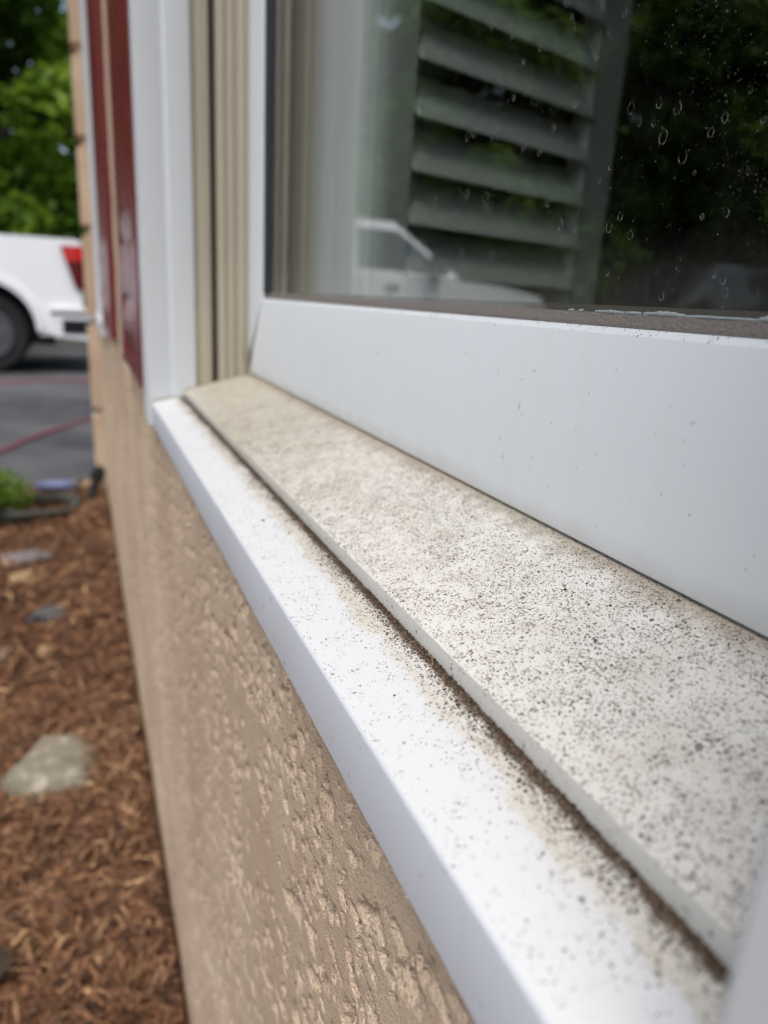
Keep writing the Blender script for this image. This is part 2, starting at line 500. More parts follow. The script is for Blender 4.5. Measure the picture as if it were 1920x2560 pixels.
def tube(name, pts, rad, mat, parent=None, n=8, origin=None, closed=False):
    pts = [Vector(p) for p in pts]
    rads = rad if isinstance(rad, (list, tuple)) else [rad] * len(pts)
    v, f = [], []
    up0 = Vector((0, 0, 1))
    for i, p in enumerate(pts):
        t = (pts[min(i + 1, len(pts) - 1)] - pts[max(i - 1, 0)]).normalized()
        up = up0 if abs(t.dot(up0)) < 0.95 else Vector((1, 0, 0))
        s = t.cross(up).normalized(); u = s.cross(t)
        for k in range(n):
            a = 2 * math.pi * k / n
            v.append(p + (s * math.cos(a) + u * math.sin(a)) * rads[i])
    for i in range(len(pts) - 1):
        for k in range(n):
            f.append((i * n + k, i * n + (k + 1) % n, (i + 1) * n + (k + 1) % n, (i + 1) * n + k))
    f.append(tuple(range(n))[::-1]); f.append(tuple((len(pts) - 1) * n + k for k in range(n)))
    return from_np(name, [tuple(p) for p in v], f, mat, parent, True, origin)
def spline(P, k=8):
    P = [Vector(p) for p in P]
    out = []
    for i in range(len(P) - 1):
        a, b, c, d = P[max(i - 1, 0)], P[i], P[i + 1], P[min(i + 2, len(P) - 1)]
        for j in range(k):
            t = j / k
            out.append(0.5 * ((2 * b) + (c - a) * t + (2 * a - 5 * b + 4 * c - d) * t * t + (3 * b - a - 3 * c + d) * t ** 3))
    out.append(P[-1])
    return out
def lathe(bm, prof, axis_pt, axis='Y', n=32):
    rings = []
    for (r, h) in prof:
        ring = []
        for k in range(n):
            a = 2 * math.pi * k / n
            ring.append(bm.verts.new((axis_pt[0] + r * math.cos(a), axis_pt[1] + h, axis_pt[2] + r * math.sin(a))))
        rings.append(ring)
    for i in range(len(rings) - 1):
        for k in range(n):
            bm.faces.new((rings[i][k], rings[i][(k + 1) % n], rings[i + 1][(k + 1) % n], rings[i + 1][k]))
    bm.faces.new(rings[0][::-1]); bm.faces.new(rings[-1])

# vectorised value noise
def hash2(ix, iy, s):
    h = (ix.astype(np.int64) * 374761393 + iy.astype(np.int64) * 668265263 + s * 974711) & 0x7fffffff
    h = ((h ^ (h >> 13)) * 1274126177) & 0x7fffffff
    return ((h ^ (h >> 16)) & 0xffff) / 65535.0
def vnoise(x, y, s=0):
    ix, iy = np.floor(x), np.floor(y)
    fx, fy = x - ix, y - iy
    fx = fx * fx * (3 - 2 * fx); fy = fy * fy * (3 - 2 * fy)
    a = hash2(ix, iy, s); b = hash2(ix + 1, iy, s); c = hash2(ix, iy + 1, s); d = hash2(ix + 1, iy + 1, s)
    return (a * (1 - fx) + b * fx) * (1 - fy) + (c * (1 - fx) + d * fx) * fy
def fbm(x, y, s=0, o=5, g=0.5):
    t = np.zeros_like(x); amp = 1.0; tot = 0
    for i in range(o):
        t += amp * vnoise(x, y, s + i * 17); tot += amp; amp *= g; x = x * 2.03 + 11.3; y = y * 2.03 + 5.7
    return t / tot
def sstep(x, a, b):
    t = np.clip((x - a) / (b - a), 0, 1)
    return t * t * (3 - 2 * t)

# ================================================================== THE SETTING
# ground sheet
me_v = [(-600, -600, -0.16), (600, -600, -0.16), (600, 900, -0.16), (-600, 900, -0.16)]
tag(from_np('ground', me_v, [(0, 1, 2, 3)], M['ground'], origin=(0, 0, -0.16)), kind='structure')
# driveway
def asphalt_z(y):
    return -0.018 - 0.0098 * (y - 3.5)
gy = np.linspace(3.2, 15.2, 40); gx = np.linspace(-26, 9, 60)
GY, GX_ = np.meshgrid(gy, gx, indexing='ij')
e = (fbm(GX_ * 3, GY * 3, 3) - 0.5) * 0.12
yy = GY + np.where(GY < 3.9, e, 0)
zz = np.clip(asphalt_z(yy), -0.12, 1) + (fbm(GX_ * 0.9, GY * 0.9, 9) - 0.5) * 0.012
v = np.stack([GX_, yy, zz], -1).reshape(-1, 3)
def gridf(n0, n1):
    i = np.arange(n0 - 1)[:, None] * n1 + np.arange(n1 - 1)[None, :]
    return np.stack([i, i + 1, i + n1 + 1, i + n1], -1).reshape(-1, 4)
tag(from_np('driveway', v, gridf(40, 60), M['asphalt'], smooth=True, origin=(-8, 8, -0.06)), kind='structure')
# planting bed
gy = np.linspace(-1.2, 3.72, 170); gx = np.linspace(-2.6, 0.10, 100)
GY, GX_ = np.meshgrid(gy, gx, indexing='ij')
def bed_z(x, y):
    return (fbm(x * 5, y * 5, 21, 5) - 0.5) * 0.06 - 0.008 + 0.070 * sstep(x, -0.16, 0.05) * (1 - sstep(y, 2.9, 3.4)) - 0.075 * sstep(y + (fbm(x * 4, y * 0, 5) - 0.5) * 0.25, 3.42, 3.70)
v = np.stack([GX_, GY, bed_z(GX_, GY)], -1).reshape(-1, 3)
tag(from_np('planting_bed', v, gridf(170, 100), M['bed'], smooth=True, origin=(-1, 1, 0)), kind='structure')
# shredded bark mulch: strips and needles, too many to count
rng = np.random.default_rng(4)
def strips(n, xr, yr, lr, wr, lift, seed):
    r = np.random.default_rng(seed)
    x = r.uniform(*xr, n); y = r.uniform(*yr, n)
    z = bed_z(x, y) + r.uniform(*lift, n)
    L = r.uniform(*lr, n); W = r.uniform(*wr, n)
    a = r.uniform(0, 2 * np.pi, n); t = r.normal(0, 0.28, n)
    d = np.stack([np.cos(a) * np.cos(t), np.sin(a) * np.cos(t), np.sin(t)], -1)
    s = np.stack([-np.sin(a), np.cos(a), np.zeros(n)], -1)
    roll = r.normal(0, 0.7, n)
    up = np.cross(d, s)
    s = s * np.cos(roll)[:, None] + up * np.sin(roll)[:, None]
    nn = np.cross(d, s)
    bend = r.normal(0, 0.16, n) * L
    side = r.normal(0, 0.12, n) * L
    c = np.stack([x, y, z], -1)
    vv = []
    for k, (u, w) in enumerate(((-0.5, 0.55), (0.0, 1.0), (0.5, 0.5))):
        mid = c + d * (u * L)[:, None] + nn * (bend * (1 - 4 * u * u))[:, None] + s * (side * (1 - 4 * u * u))[:, None]
        vv.append(mid - s * (W * w / 2)[:, None]); vv.append(mid + s * (W * w / 2)[:, None])
    V = np.stack(vv, 1).reshape(-1, 3)
    V[:, 0] = np.minimum(V[:, 0], WX - 0.004)
    b = np.arange(n)[:, None] * 6
    Fq = np.concatenate([b + np.array([[0, 1, 3, 2]]), b + np.array([[2, 3, 5, 4]])], 0)
    return V, Fq
parts = [strips(15000, (-0.75, 0.07), (0.25, 1.5), (0.008, 0.036), (0.002, 0.007), (0.0, 0.02), 1),
         strips(15000, (-0.75, 0.07), (0.25, 1.6), (0.02, 0.065), (0.0009, 0.0020), (0.004, 0.026), 2),
         strips(12000, (-1.4, 0.07), (1.3, 3.55), (0.012, 0.050), (0.003, 0.010), (0.0, 0.022), 3),
         strips(6000, (-1.4, 0.07), (1.3, 3.55), (0.04, 0.09), (0.0015, 0.003), (0.004, 0.026), 5),
         strips(3500, (-2.5, -0.7), (-0.9, 3.3), (0.03, 0.08), (0.005, 0.016), (0.0, 0.02), 6)]
V = []; Fs = []; off = 0
for a, b in parts:
    V.append(a); Fs.append(b + off); off += len(a)
tag(from_np('bark_mulch', np.concatenate(V), np.concatenate(Fs), M['mulch'], origin=(-0.4, 1.5, 0)),
    'brown shredded bark mulch covering the planting bed along the wall', 'mulch', kind='stuff')

# ------------------------------------------------------------------ house
house = empty('house', (1.8, 1.3, 0), 'tan stucco house wall with stacked corner quoins beside the window', 'house')
def yy_range():
    return np.concatenate([np.linspace(-1.4, -0.40, 60)[:-1], np.linspace(-0.40, 0.10, 160)[:-1], np.linspace(0.10, 0.60, 420)[:-1], np.linspace(0.60, 1.4, 260)[:-1], np.linspace(1.4, 3.46, 190)])
ys = yy_range()
zs = np.concatenate([np.linspace(-0.10, 0.25, 110)[:-1], np.linspace(0.25, 0.48, 90)[:-1], np.linspace(0.48, H - 0.12, 220)[:-1], np.linspace(H - 0.12, 2.75, 90)])
ZZ, YY = np.meshgrid(zs, ys, indexing='ij')
w1 = (fbm(YY * 40, ZZ * 40, 71, 3) - 0.5) * 0.012
coat = sstep(fbm((YY + w1) * 14, (ZZ + w1) * 30, 31, 6, 0.66), 0.47, 0.52)
cl = sstep(fbm((YY + w1) * 10, (ZZ - w1) * 27, 91, 4, 0.55), 0.50, 0.60)
pits = sstep(fbm(YY * 190, ZZ * 170, 13, 2, 0.5), 0.655, 0.715) * cl
gouge = sstep(fbm(YY * 85, ZZ * 120, 19, 3, 0.55), 0.665, 0.705)
crumb = sstep(fbm(YY * 150, ZZ * 140, 53, 2), 0.58, 0.80) * cl
hh = 0.0003 * coat - 0.0030 * pits - 0.0028 * gouge + 0.0003 * crumb + (fbm(YY * 4, ZZ * 4, 61, 3) - 0.5) * 0.002
fade = sstep(ZZ, H - 0.14, H - 0.16) if False else 1.0
v = np.stack([WX - hh * fade + 0.001, YY, ZZ], -1).reshape(-1, 3)
fq = gridf(len(zs), len(ys))[:, ::-1]
cen = v[fq].mean(1)
O1 = (YN - 0.05, YJ + 0.05, H - 0.142, 2.05)       # main window
O2 = (2.16, 2.80, H - 0.142, 2.05)                 # next window
keep = np.ones(len(fq), bool)
for (a, b, c, d) in (O1, O2):
    keep &= ~((cen[:, 1] > a + 0.02) & (cen[:, 1] < b - 0.02) & (cen[:, 2] > c + 0.022) & (cen[:, 2] < d - 0.02))
wall = from_np('stucco_wall', v, fq[keep], M['stucco'], house, smooth=True)
box('end_wall', (WX + 0.02, 3.44, -0.1), (4.2, 3.50, 2.75), M['stucco'], house)
box('end_wall', (WX + 0.02, -1.46, -0.1), (4.2, -1.40, 2.75), M['stucco'], house)
box('back_wall', (4.2, -1.46, -0.1), (4.3, 3.50, 2.75), M['stucco'], house)
bm = bmesh.new()
prism(bm, [(-0.12, 2.74), (2.1, 3.7), (4.5, 2.74), (4.5, 2.86), (2.1, 3.85), (-0.12, 2.86)], lambda x, z: (x, -1.7, z), lambda x, z: (x, 3.8, z))
from_bm('roof', bm, M['roofing'], house)
# corner quoins
joints = [-0.10 - H, -0.544, -0.153, 0.213, 0.548, 0.871, 1.19, 1.50, 1.82]
for i in range(len(joints) - 1):
    bm = bmesh.new()
    add_box(bm, (0.034, 3.395, H + joints[i] + 0.022), (WX + 0.004, 3.53, H + joints[i + 1] - 0.022))
    from_bm('quoin', bm, M['stucco'], house, smooth=True, bevel=0.014, seg=2)
bm = bmesh.new(); add_box(bm, (0.054, 3.41, -0.08), (WX + 0.002, 3.515, 2.72))
from_bm('quoin_backing', bm, M['stucco'], house)

# ------------------------------------------------------------------ room behind the window
for nm, a, b, mt in (('room_floor', (0.26, -1.3, 0.02), (4.1, 3.4, 0.06), M['roomfloor']),
                     ('room_ceiling', (0.26, -1.3, 2.5), (4.1, 3.4, 2.55), M['room']),
                     ('room_wall_back', (3.9, -1.3, 0.06), (4.0, 3.4, 2.5), M['room']),
                     ('room_wall_far', (0.26, 3.3, 0.06), (3.9, 3.38, 2.5), M['room']),
                     ('room_wall_near', (0.26, -1.28, 0.06), (3.9, -1.2, 2.5), M['room'])):
    tag(box(nm, a, b, mt, origin=((a[0] + b[0]) / 2, (a[1] + b[1]) / 2, a[2])), kind='structure')
# inner skin of the window wall, with both openings left free
bm = bmesh.new()
for (y0, y1, z0, z1) in ((-1.2, YN - 0.02, 0.06, 2.5), (YN - 0.02, YJ + 0.02, 0.06, H - 0.10), (YN - 0.02, YJ + 0.02, 2.02, 2.5),
                         (YJ + 0.02, 2.15, 0.06, 2.5), (2.15, 2.77, 0.06, H - 0.1), (2.15, 2.77, 2.02, 2.5), (2.77, 3.3, 0.06, 2.5)):
    add_box(bm, (0.245, y0, z0), (0.262, y1, z1))
tag(from_bm('room_wall_window', bm, M['room'], origin=(0.25, 1, 0.06)), kind='structure')

# ================================================================== THE WINDOW
win = empty('window', (0.13, 0.4145, H - 0.14), 'white framed window with dirt-speckled sill and drop-marked glass in the foreground', 'window')
Z1 = H - 1.040 * X1            # top of the step edge
Z1b = H - 1.103 * X1           # foot of the step
Z2 = H - 1.757 * X2            # nose top
Z2b = H - 2.133 * X2           # nose bottom
ZS = H - 0.498 * A_            # sill at the sash
slope = (ZS - Z1) / (A_ - X1)
def extr_y(name, prof, y0, y1, mat, parent, bevel=0.0, n=1):
    bm = bmesh.new()
    prism(bm, prof, lambda x, z: (x, y0, z), lambda x, z: (x, y1, z))
    return from_bm(name, bm, mat, parent, smooth=True, bevel=bevel)
# upper board of the sill
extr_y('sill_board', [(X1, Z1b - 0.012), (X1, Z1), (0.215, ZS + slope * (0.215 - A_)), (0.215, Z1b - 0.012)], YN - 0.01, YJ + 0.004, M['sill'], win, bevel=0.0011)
# lower ledge: top sheet and nose
tl = (Z1b - Z2) / (X1 - X2)
extr_y('sill_ledge', [(X2 + 0.0010, Z2 - 0.004), (X2 + 0.0010, Z2 - 0.0002), (X2 + 0.0022, Z2 + 0.0003), (X1 + 0.01, Z1b + 0.01 * tl), (X1 + 0.01, Z2 - 0.004)], YN - 0.012, YJ + 0.002, M['ledge'], win)
bm = bmesh.new()
prism(bm, [(X2 + 0.0012, Z2b + 0.0004), (X2, Z2b + 0.0016), (X2, Z2 - 0.0016), (X2 + 0.0004, Z2 - 0.0006), (X2 + 0.0012, Z2 - 0.0002), (X2 + 0.0009, Z2 - 0.0042), (X1 - 0.004, Z2 - 0.0042), (X1 - 0.004, Z2b + 0.0004)],
      lambda x, z: (x, YN - 0.012, z), lambda x, z: (x, YJ - 0.0005, z))
from_bm('sill_nose', bm, M['nose'], win, smooth=True)
# casing and jamb track, far side then near side
TOP = 2.02
def extr_z(name, prof, z0, z1, mat, parent, bevel=0.0):
    bm = bmesh.new()
    prism(bm, prof, lambda x, y: (x, y, z0), lambda x, y: (x, y, z1))
    return from_bm(name, bm, mat, parent, smooth=True, bevel=bevel)
far_prof = [(CX, YJ + 0.050), (CX, YJ + 0.0018), (CX + 0.0006, YJ + 0.0005), (CX + 0.0020, YJ), (0.0870, YJ + 0.0015), (0.0890, YJ - 0.0028), (0.0905, YJ - 0.0036), (0.1115, YJ - 0.0030), (0.1130, YJ - 0.0012), (0.1130, YJ + 0.050)]
extr_z('casing', far_prof, Z2b + 0.0002, TOP, M['casing'], win)
trk = [(0.1132, YJ + 0.040), (0.1132, YJ + 0.0012)]
for (xa, dy) in ((0.1140, 0.0006), (0.1155, 0.0002), (0.1165, 0.0020), (0.1175, 0.0020), (0.1185, 0.0004), (0.1285, 0.0004), (0.1300, 0.0015), (0.1304, 0.022), (0.1372, 0.022), (0.1376, 0.0015),
                 (0.1385, 0.0002), (0.1440, 0.0002), (0.1450, 0.0030), (0.1475, 0.0030), (0.1485, 0.0004), (0.1530, 0.0004), (0.1545, 0.0038), (0.1580, 0.0038), (0.1592, 0.0006), (0.1640, 0.0006), (0.1655, 0.0035), (0.1698, 0.0035)):
    trk.append((xa, YJ + dy))
trk.append((0.1698, YJ + 0.040))
tr_o = extr_z('jamb_track', trk, ZS - 0.020, TOP, M['track'], win)
box('weatherstrip', (0.1306, YJ + 0.012, ZS - 0.015), (0.1370, YJ + 0.0215, TOP), M['groove'], tr_o)
cpts = []
for q in range(24):
    xx = CX + 0.004 + (X1 - CX - 0.004) * q / 23
    cpts.append((xx, YJ - 0.0006 - 0.0030 * (xx > 0.0895) + 0.0004 * math.sin(q * 2.1), Z2 + (xx - X2) * tl + 0.0004))
tube('caulk_line', cpts, [0.0011 + 0.0004 * math.sin(q * 1.7) for q in range(24)], M['caulk'], win, n=7)
cpts = [(X1 + 0.001 + (0.168 - X1) * q / 30, YJ - 0.0032 * (X1 + (0.168 - X1) * q / 30 < 0.1125) - 0.0003 + 0.0003 * math.sin(q * 2.7), Z1 + slope * (0.168 - X1) * q / 30 + 0.0003) for q in range(31)]
tube('caulk_line', cpts, [0.0010 + 0.0004 * math.sin(q * 1.3) for q in range(31)], M['caulk'], win, n=7)
near_prof = [(CX, YN - 0.055), (CX, YN - 0.0018), (CX + 0.002, YN), (0.113, YN), (0.113, YN - 0.055)]
extr_z('casing', near_prof, Z2b + 0.0002, TOP, M['casing'], win)
extr_z('jamb_track', [(0.1132, YN - 0.04), (0.1132, YN - 0.002), (0.1698, YN - 0.002), (0.1698, YN - 0.04)], ZS - 0.02, TOP, M['track'], win)
box('head_casing', (CX - 0.001, YN - 0.056, TOP + 0.0003), (0.2, YJ + 0.051, TOP + 0.06), M['casing'], win, bevel=0.002)
# sash: bottom rail and stiles with mitred ends
ZR0, ZR1 = ZS + 0.0014, H - 0.0065          # rail face bottom / top
SI, SO = 0.7335, 0.7965                     # inner (glass) and outer edge of the far stile face
def rail(name, prof, y_at, mat, parent):
    """prof: (x, z); each vertex ends where the mitre cuts it"""
    bm = bmesh.new()
    prism(bm, prof, lambda x, z: (x, y_at(z)[0], z), lambda x, z: (x, y_at(z)[1], z))
    return from_bm(name, bm, mat, parent, smooth=True)
def mitre(z):
    t = (z - ZR0) / (ZR1 - ZR0)
    return SO - 0.006 + (SI - SO + 0.006) * t
rail_prof = [(A_ + 0.0006, ZR0), (A_, ZR0 + 0.0006), (A_, ZR1 - 0.0004), (A_ + 0.0003, ZR1), (A_ + 0.0024, ZR1 + 0.0031), (A_ + 0.0034, ZR1 + 0.0032), (A_ + 0.034, ZR1 + 0.0032), (A_ + 0.034, ZR0)]
rail('sash_rail', rail_prof, lambda z: (YN + 0.04, mitre(z) - 0.0002), M['sash'], win)
bm = bmesh.new()
zt = TOP - 0.002
fs_prof = [(A_, SO + 0.02), (A_, SI + 0.0004), (A_ + 0.0003, SI), (A_ + 0.0024, SI - 0.0031), (A_ + 0.034, SI - 0.0032), (A_ + 0.034, SO + 0.02)]
def zlow(y):
    t = (SO - 0.006 - y) / (SO - 0.006 - SI)
    return ZR0 + (ZR1 - ZR0) * max(0.0, t) + 0.0003
prism(bm, fs_prof, lambda x, y: (x, y, zlow(y)), lambda x, y: (x, y, zt))
from_bm('sash_stile', bm, M['sash'], win, smooth=True)
extr_z('sash_stile', [(A_, YN - 0.02), (A_, YN + 0.0385), (A_ + 0.0024, YN + 0.0415), (A_ + 0.034, YN + 0.0415), (A_ + 0.034, YN - 0.02)], ZR0, zt, M['sash'], win)
box('sash_rail', (A_, YN + 0.043, TOP - 0.06), (A_ + 0.034, SI - 0.006, TOP - 0.003), M['sash'], win, bevel=0.001)
# glazing gasket (grainy grey strip at the foot of the glass)
bm = bmesh.new()
gp = [(A_ + 0.0016, ZR1 + 0.0024), (A_ + 0.0020, ZR1 + 0.0035), (GX - 0.0004, H + 0.0004), (GX + 0.0002, H + 0.0004), (GX + 0.0002, ZR1 + 0.0022)]
prism(bm, gp, lambda x, z: (x, YN + 0.043, z), lambda x, z: (x, SI - 0.0012, z))
from_bm('gasket', bm, M['gasket'], win)
box('gasket', (A_ + 0.0008, SI - 0.0130, H + 0.0006), (GX - 0.0002, SI - 0.0034, zt - 0.06), M['spacer'], win, bevel=0.0006)  # added navy strip imitating the dark reflection beside the far stile
# double glazing
pane = box('pane', (GX, YN + 0.02, H - 0.004), (GX + 0.004, SI + 0.004, TOP - 0.03), M['glass'], win)
box('pane', (GX + 0.014, YN + 0.02, H - 0.004), (GX + 0.018, SI + 0.004, TOP - 0.03), M['glass_in'], win)
box('spacer', (GX + 0.0042, YN + 0.022, H - 0.0038), (GX + 0.0138, SI + 0.0038, H + 0.0030), M['groove'], win)
box('spacer', (GX + 0.0042, SI - 0.0320, H + 0.0032), (GX + 0.0138, SI + 0.0038, TOP - 0.04), M['spacer'], win)  # spacer bar, widened to imitate the dark strip reflected in the glass
box('interior_jamb', (A_ + 0.036, YJ - 0.022, H - 0.08), (0.300, YJ + 0.018, TOP), M['jamb_in'], win, bevel=0.001)
box('interior_jamb', (A_ + 0.036, YN - 0.018, H - 0.08), (0.300, YN + 0.01, TOP), M['jamb_in'], win, bevel=0.001)
box('interior_stool', (A_ + 0.036, YN - 0.06, H - 0.0985), (0.345, YJ + 0.06, H - 0.0805), M['jamb_in'], win, bevel=0.003)
box('interior_head', (A_ + 0.036, YN - 0.019, TOP + 0.0005), (0.30, YJ + 0.019, TOP + 0.03), M['jamb_in'], win, bevel=0.001)

# dried drop marks on the glass: (y, z) on the pane and height, from where they sit in the photograph
def on_glass(px, py, x=GX):
    d = Vector((px - 960, py - 1280, F_PX))
    w = Vector((AX.dot(d), AY.dot(d), AZ.dot(d)))
    t = x / w[0]
    return w[1] * t, H + w[2] * t, w
marks = [(1025, 10, 26), (1047, 90, 40), (1043, 52, 22), (793, 80, 32), (858, 108, 30), (944, 152, 20), (1122, 170, 36), (1210, 38, 26), (1135, 10, 20), (891, 192, 20),
         (908, 278, 22), (861, 308, 20), (1056, 325, 30), (1229, 338, 40), (1318, 323, 36), (1375, 340, 44), (1255, 385, 24), (1300, 387, 26), (1330, 430, 56), (1525, 368, 38),
         (985, 400, 26), (717, 428, 36), (735, 415, 36), (797, 420, 40), (817, 402, 30), (893, 455, 34), (941, 478, 32), (1391, 492, 50), (1163, 522, 24), (1131, 565, 20),
         (1598, 540, 24), (1428, 542, 18), (615, 625, 26), (713, 610, 34), (773, 622, 44), (780, 655, 30), (932, 605, 18), (968, 635, 32), (1195, 680, 32), (1160, 712, 40),
         (1227, 738, 30), (1529, 668, 34), (1452, 680, 20), (1007, 705, 38), (1010, 748, 22), (700, 790, 24), (789, 797, 32), (1492, 868, 18), (1190, 868, 16), (1155, 855, 26),
         (1518, 880, 34), (1070, 920, 26), (1525, 920, 34), (1325, 930, 30), (1480, 415, 36), (1645, 375, 26), (1605, 280, 28), (680, 180, 26), (555, 195, 30), (540, 40, 24)]
rnd = random.Random(11)
for i, (mx, my, hp) in enumerate(marks):
    px, py = 600 + mx * 0.7957, my * 0.7957
    y, z, w = on_glass(px, py)
    cz = (w.normalized() * (GX / w.normalized()[0])).dot(fwd)
    hgt = hp * 0.7957 / F_PX * cz * 0.44 * rnd.uniform(0.85, 1.1)
    wid = hgt * rnd.uniform(0.62, 0.85)
    n = 22
    wob = [1 + rnd.uniform(-0.09, 0.09) for _ in range(n)]
    gap = rnd.uniform(-0.4, 0.9)
    v, f = [], []
    for q in range(n):
        a = 2 * math.pi * q / n
        s, c = math.sin(a), math.cos(a)
        narrow = 1 - 0.35 * max(0, c)                      # teardrop: narrower at the top
        ry, rz = wid * s * narrow * wob[q], hgt * c * wob[q]
        th = (0.00005 + 0.00011 * (0.5 - 0.5 * c)) * (1 if c < gap else 0.22)
        L = math.hypot(ry, rz)
        for rr, xo in ((1 - th / L, 0.00004), (1, 0.00016), (1 + th / L, 0.00004)):
            v.append((GX - xo, y + ry * rr, z + rz * rr))
    for q in range(n):
        j = (q + 1) % n
        for r_ in range(2):
            f.append((q * 3 + r_, j * 3 + r_, j * 3 + r_ + 1, q * 3 + r_ + 1))
    from_np('water_mark', v, f, M['residue'], pane, True)
# sealant squeezed out along the foot of the glass
def bead(pxs, hpx):
    v, f = [], []
    for q, px in enumerate(pxs):
        y, z, w = on_glass(px, 790)
        t = 0.35 + 0.65 * math.sin(math.pi * (q + 0.4) / len(pxs))
        hh_ = hpx * t * rnd.uniform(0.7, 1.2) * 0.00007
        for (xo, zo) in ((0.0, hh_ + 0.0004), (0.0006, hh_ * 0.8 + 0.0003), (0.0008, 0.0), (0.0, -0.0006)):
            v.append((GX - 0.00002 - xo * t, y, H + 0.0004 + zo))
    for q in range(len(pxs) - 1):
        for r_ in range(3):
            f.append((q * 4 + r_, q * 4 + r_ + 1, q * 4 + r_ + 5, q * 4 + r_ + 4))
    from_np('sealant_bead', v, f, M['sealant'], pane, True)
bead([1488 + 6 * i for i in range(13)], 9)
bead([1562 + 6 * i for i in range(8)], 8)
bead([1608 + 7 * i for i in range(16)], 14)
bead([1712 + 10 * i for i in range(20)], 5)
bead([1420 + 5 * i for i in range(4)], 6)
bead([1446 + 4 * i for i in range(4)], 6)
bead([1900 + 6 * i for i in range(8)], 14)

# ------------------------------------------------------------------ dirt on the sill
def grains(n, fx, seed, size):
    r = np.random.default_rng(seed)
    c, nrm = fx(r, n)
    s = size(r, n)
    base = np.array([(1, 0, 0), (0, 1, 0), (-1, 0, 0), (0, -1, 0), (0, 0, 1), (0, 0, -0.4)], float)
    jit = r.uniform(0.5, 1.3, (n, 6, 1))
    an = r.uniform(0, 2 * np.pi, n); el = r.uniform(0.6, 1.7, n)
    B = base[None] * jit
    x = B[..., 0] * el[:, None]; y = B[..., 1]
    X = x * np.cos(an)[:, None] - y * np.sin(an)[:, None]; Yv = x * np.sin(an)[:, None] + y * np.cos(an)[:, None]
    Zv = B[..., 2] * r.uniform(0.35, 0.8, n)[:, None]
    P = np.stack([X, Yv, Zv], -1) * s[:, None, None] + c[:, None, :]
    Pz = P[..., 2] + (P[..., 0] - c[:, None, 0]) * nrm[:, None]
    P[..., 2] = Pz
    t = np.array([(0, 1, 4), (1, 2, 4), (2, 3, 4), (3, 0, 4), (1, 0, 5), (2, 1, 5), (3, 2, 5), (0, 3, 5)])
    return P.reshape(-1, 3), (np.arange(n)[:, None, None] * 6 + t[None]).reshape(-1, 3)
def on_ledge(r, n):
    y = r.uniform(YN + 0.005, YJ - 0.01, n)
    nz = fbm(y * 60, y * 0 + 3, 7, 3)
    d = np.abs(r.normal(0, 0.0030, n)) * (0.35 + 1.3 * nz)
    x = X1 - np.clip(d, 0.0001, 0.012)
    z = Z2 + (x - X2) * tl + np.maximum(0, 0.0007 - d * 0.4) * r.uniform(0, 1, n)
    return np.stack([x, y, z], -1), np.full(n, tl)
def on_ledge_wide(r, n):
    y = r.uniform(YN + 0.005, YJ - 0.05, n)
    x = X1 - np.clip(r.gamma(1.5, 0.0048, n), 0.001, X1 - X2 - 0.003)
    return np.stack([x, y, Z2 + (x - X2) * tl + 0.00004], -1), np.full(n, tl)
def on_board(r, n):
    y = r.uniform(YN + 0.005, 0.62, n); x = r.uniform(X1 + 0.001, A_ - 0.001, n)
    keep_ = fbm(x * 60, y * 60, 5, 4) + r.uniform(-0.12, 0.12, n) > 0.47
    y, x = y[keep_], x[keep_]
    return np.stack([x, y, Z1 + (x - X1) * slope + 0.00003], -1), np.full(len(x), slope)
Vs, Fs_, off = [], [], 0
r_tmp = np.random.default_rng(99)
cb, nb = on_board(r_tmp, 26000)
for (n, fx, seed, size) in ((15000, on_ledge, 1, lambda r, n: r.uniform(0.00015, 0.00042, n)), (2600, on_ledge_wide, 2, lambda r, n: r.gamma(1.5, 0.00007, n) + 0.00010),
                            (len(cb), lambda r, n: (cb, nb), 3, lambda r, n: r.gamma(1.5, 0.00007, n) + 0.00010)):
    a, b = grains(n, fx, seed, size)
    Vs.append(a); Fs_.append(b + off); off += len(a)
tag(from_np('dirt_grains', np.concatenate(Vs), np.concatenate(Fs_), M['dirt'], origin=(X1, 0.4, Z1b)), 'dark brown dirt grains collected along the step of the window sill', 'dirt', kind='stuff')
for i, (y0, ln, bend) in enumerate(((0.185, 0.010, 0.003), (0.172, 0.007, -0.002), (0.33, 0.012, 0.002))):
    pts = []
    for q in range(9):
        t = q / 8
        xx = X1 - 0.0012 - 0.0035 * t + bend * math.sin(math.pi * t) * 0.4
        pts.append((xx, y0 - ln * t, Z2 + (xx - X2) * tl + 0.0005 + 0.0012 * math.sin(math.pi * t)))
    tag(tube('plant_fibre', pts, 0.00010, M['mulch'], origin=pts[0], n=5),
        ['pale curved plant fibre lying across the dirt line of the sill', 'short plant fibre beside the pale curved one on the sill dirt', 'thin plant fibre farther along the dirt line of the sill'][i], 'plant fibre', 'plant fibres on the sill')

# ================================================================== INTERIOR LOUVERED SHUTTER (swung into the room)
u = Vector((0.955, 0.298, 0)).normalized()
nrm = Vector((0.298, -0.955, 0)).normalized()            # faces the lens
P0 = Vector((0.323, 0.750, 0))                           # where louvers start
Wl = 0.348
sh = empty('louvered_shutter', (P0.x, P0.y, H - 0.075), 'white louvered interior shutter swung open behind the window glass', 'shutter')
def sbox(name, u0, u1, t0, t1, z0, z1, bevel=0.002):
    bm = bmesh.new()
    vs_ = []
    add_box(bm, (u0, t0, z0), (u1, t1, z1))
    for vv in bm.verts:
        p = P0 + u * vv.co.x - nrm * vv.co.y
        vv.co = Vector((p.x, p.y, vv.co.z))
    return from_bm(name, bm, M['shutter_in'], sh, smooth=True, bevel=bevel)
FSW = 0.058
sbox('stile', -0.052, -0.002, -0.014, 0.014, H - 0.07, TOP - 0.02)
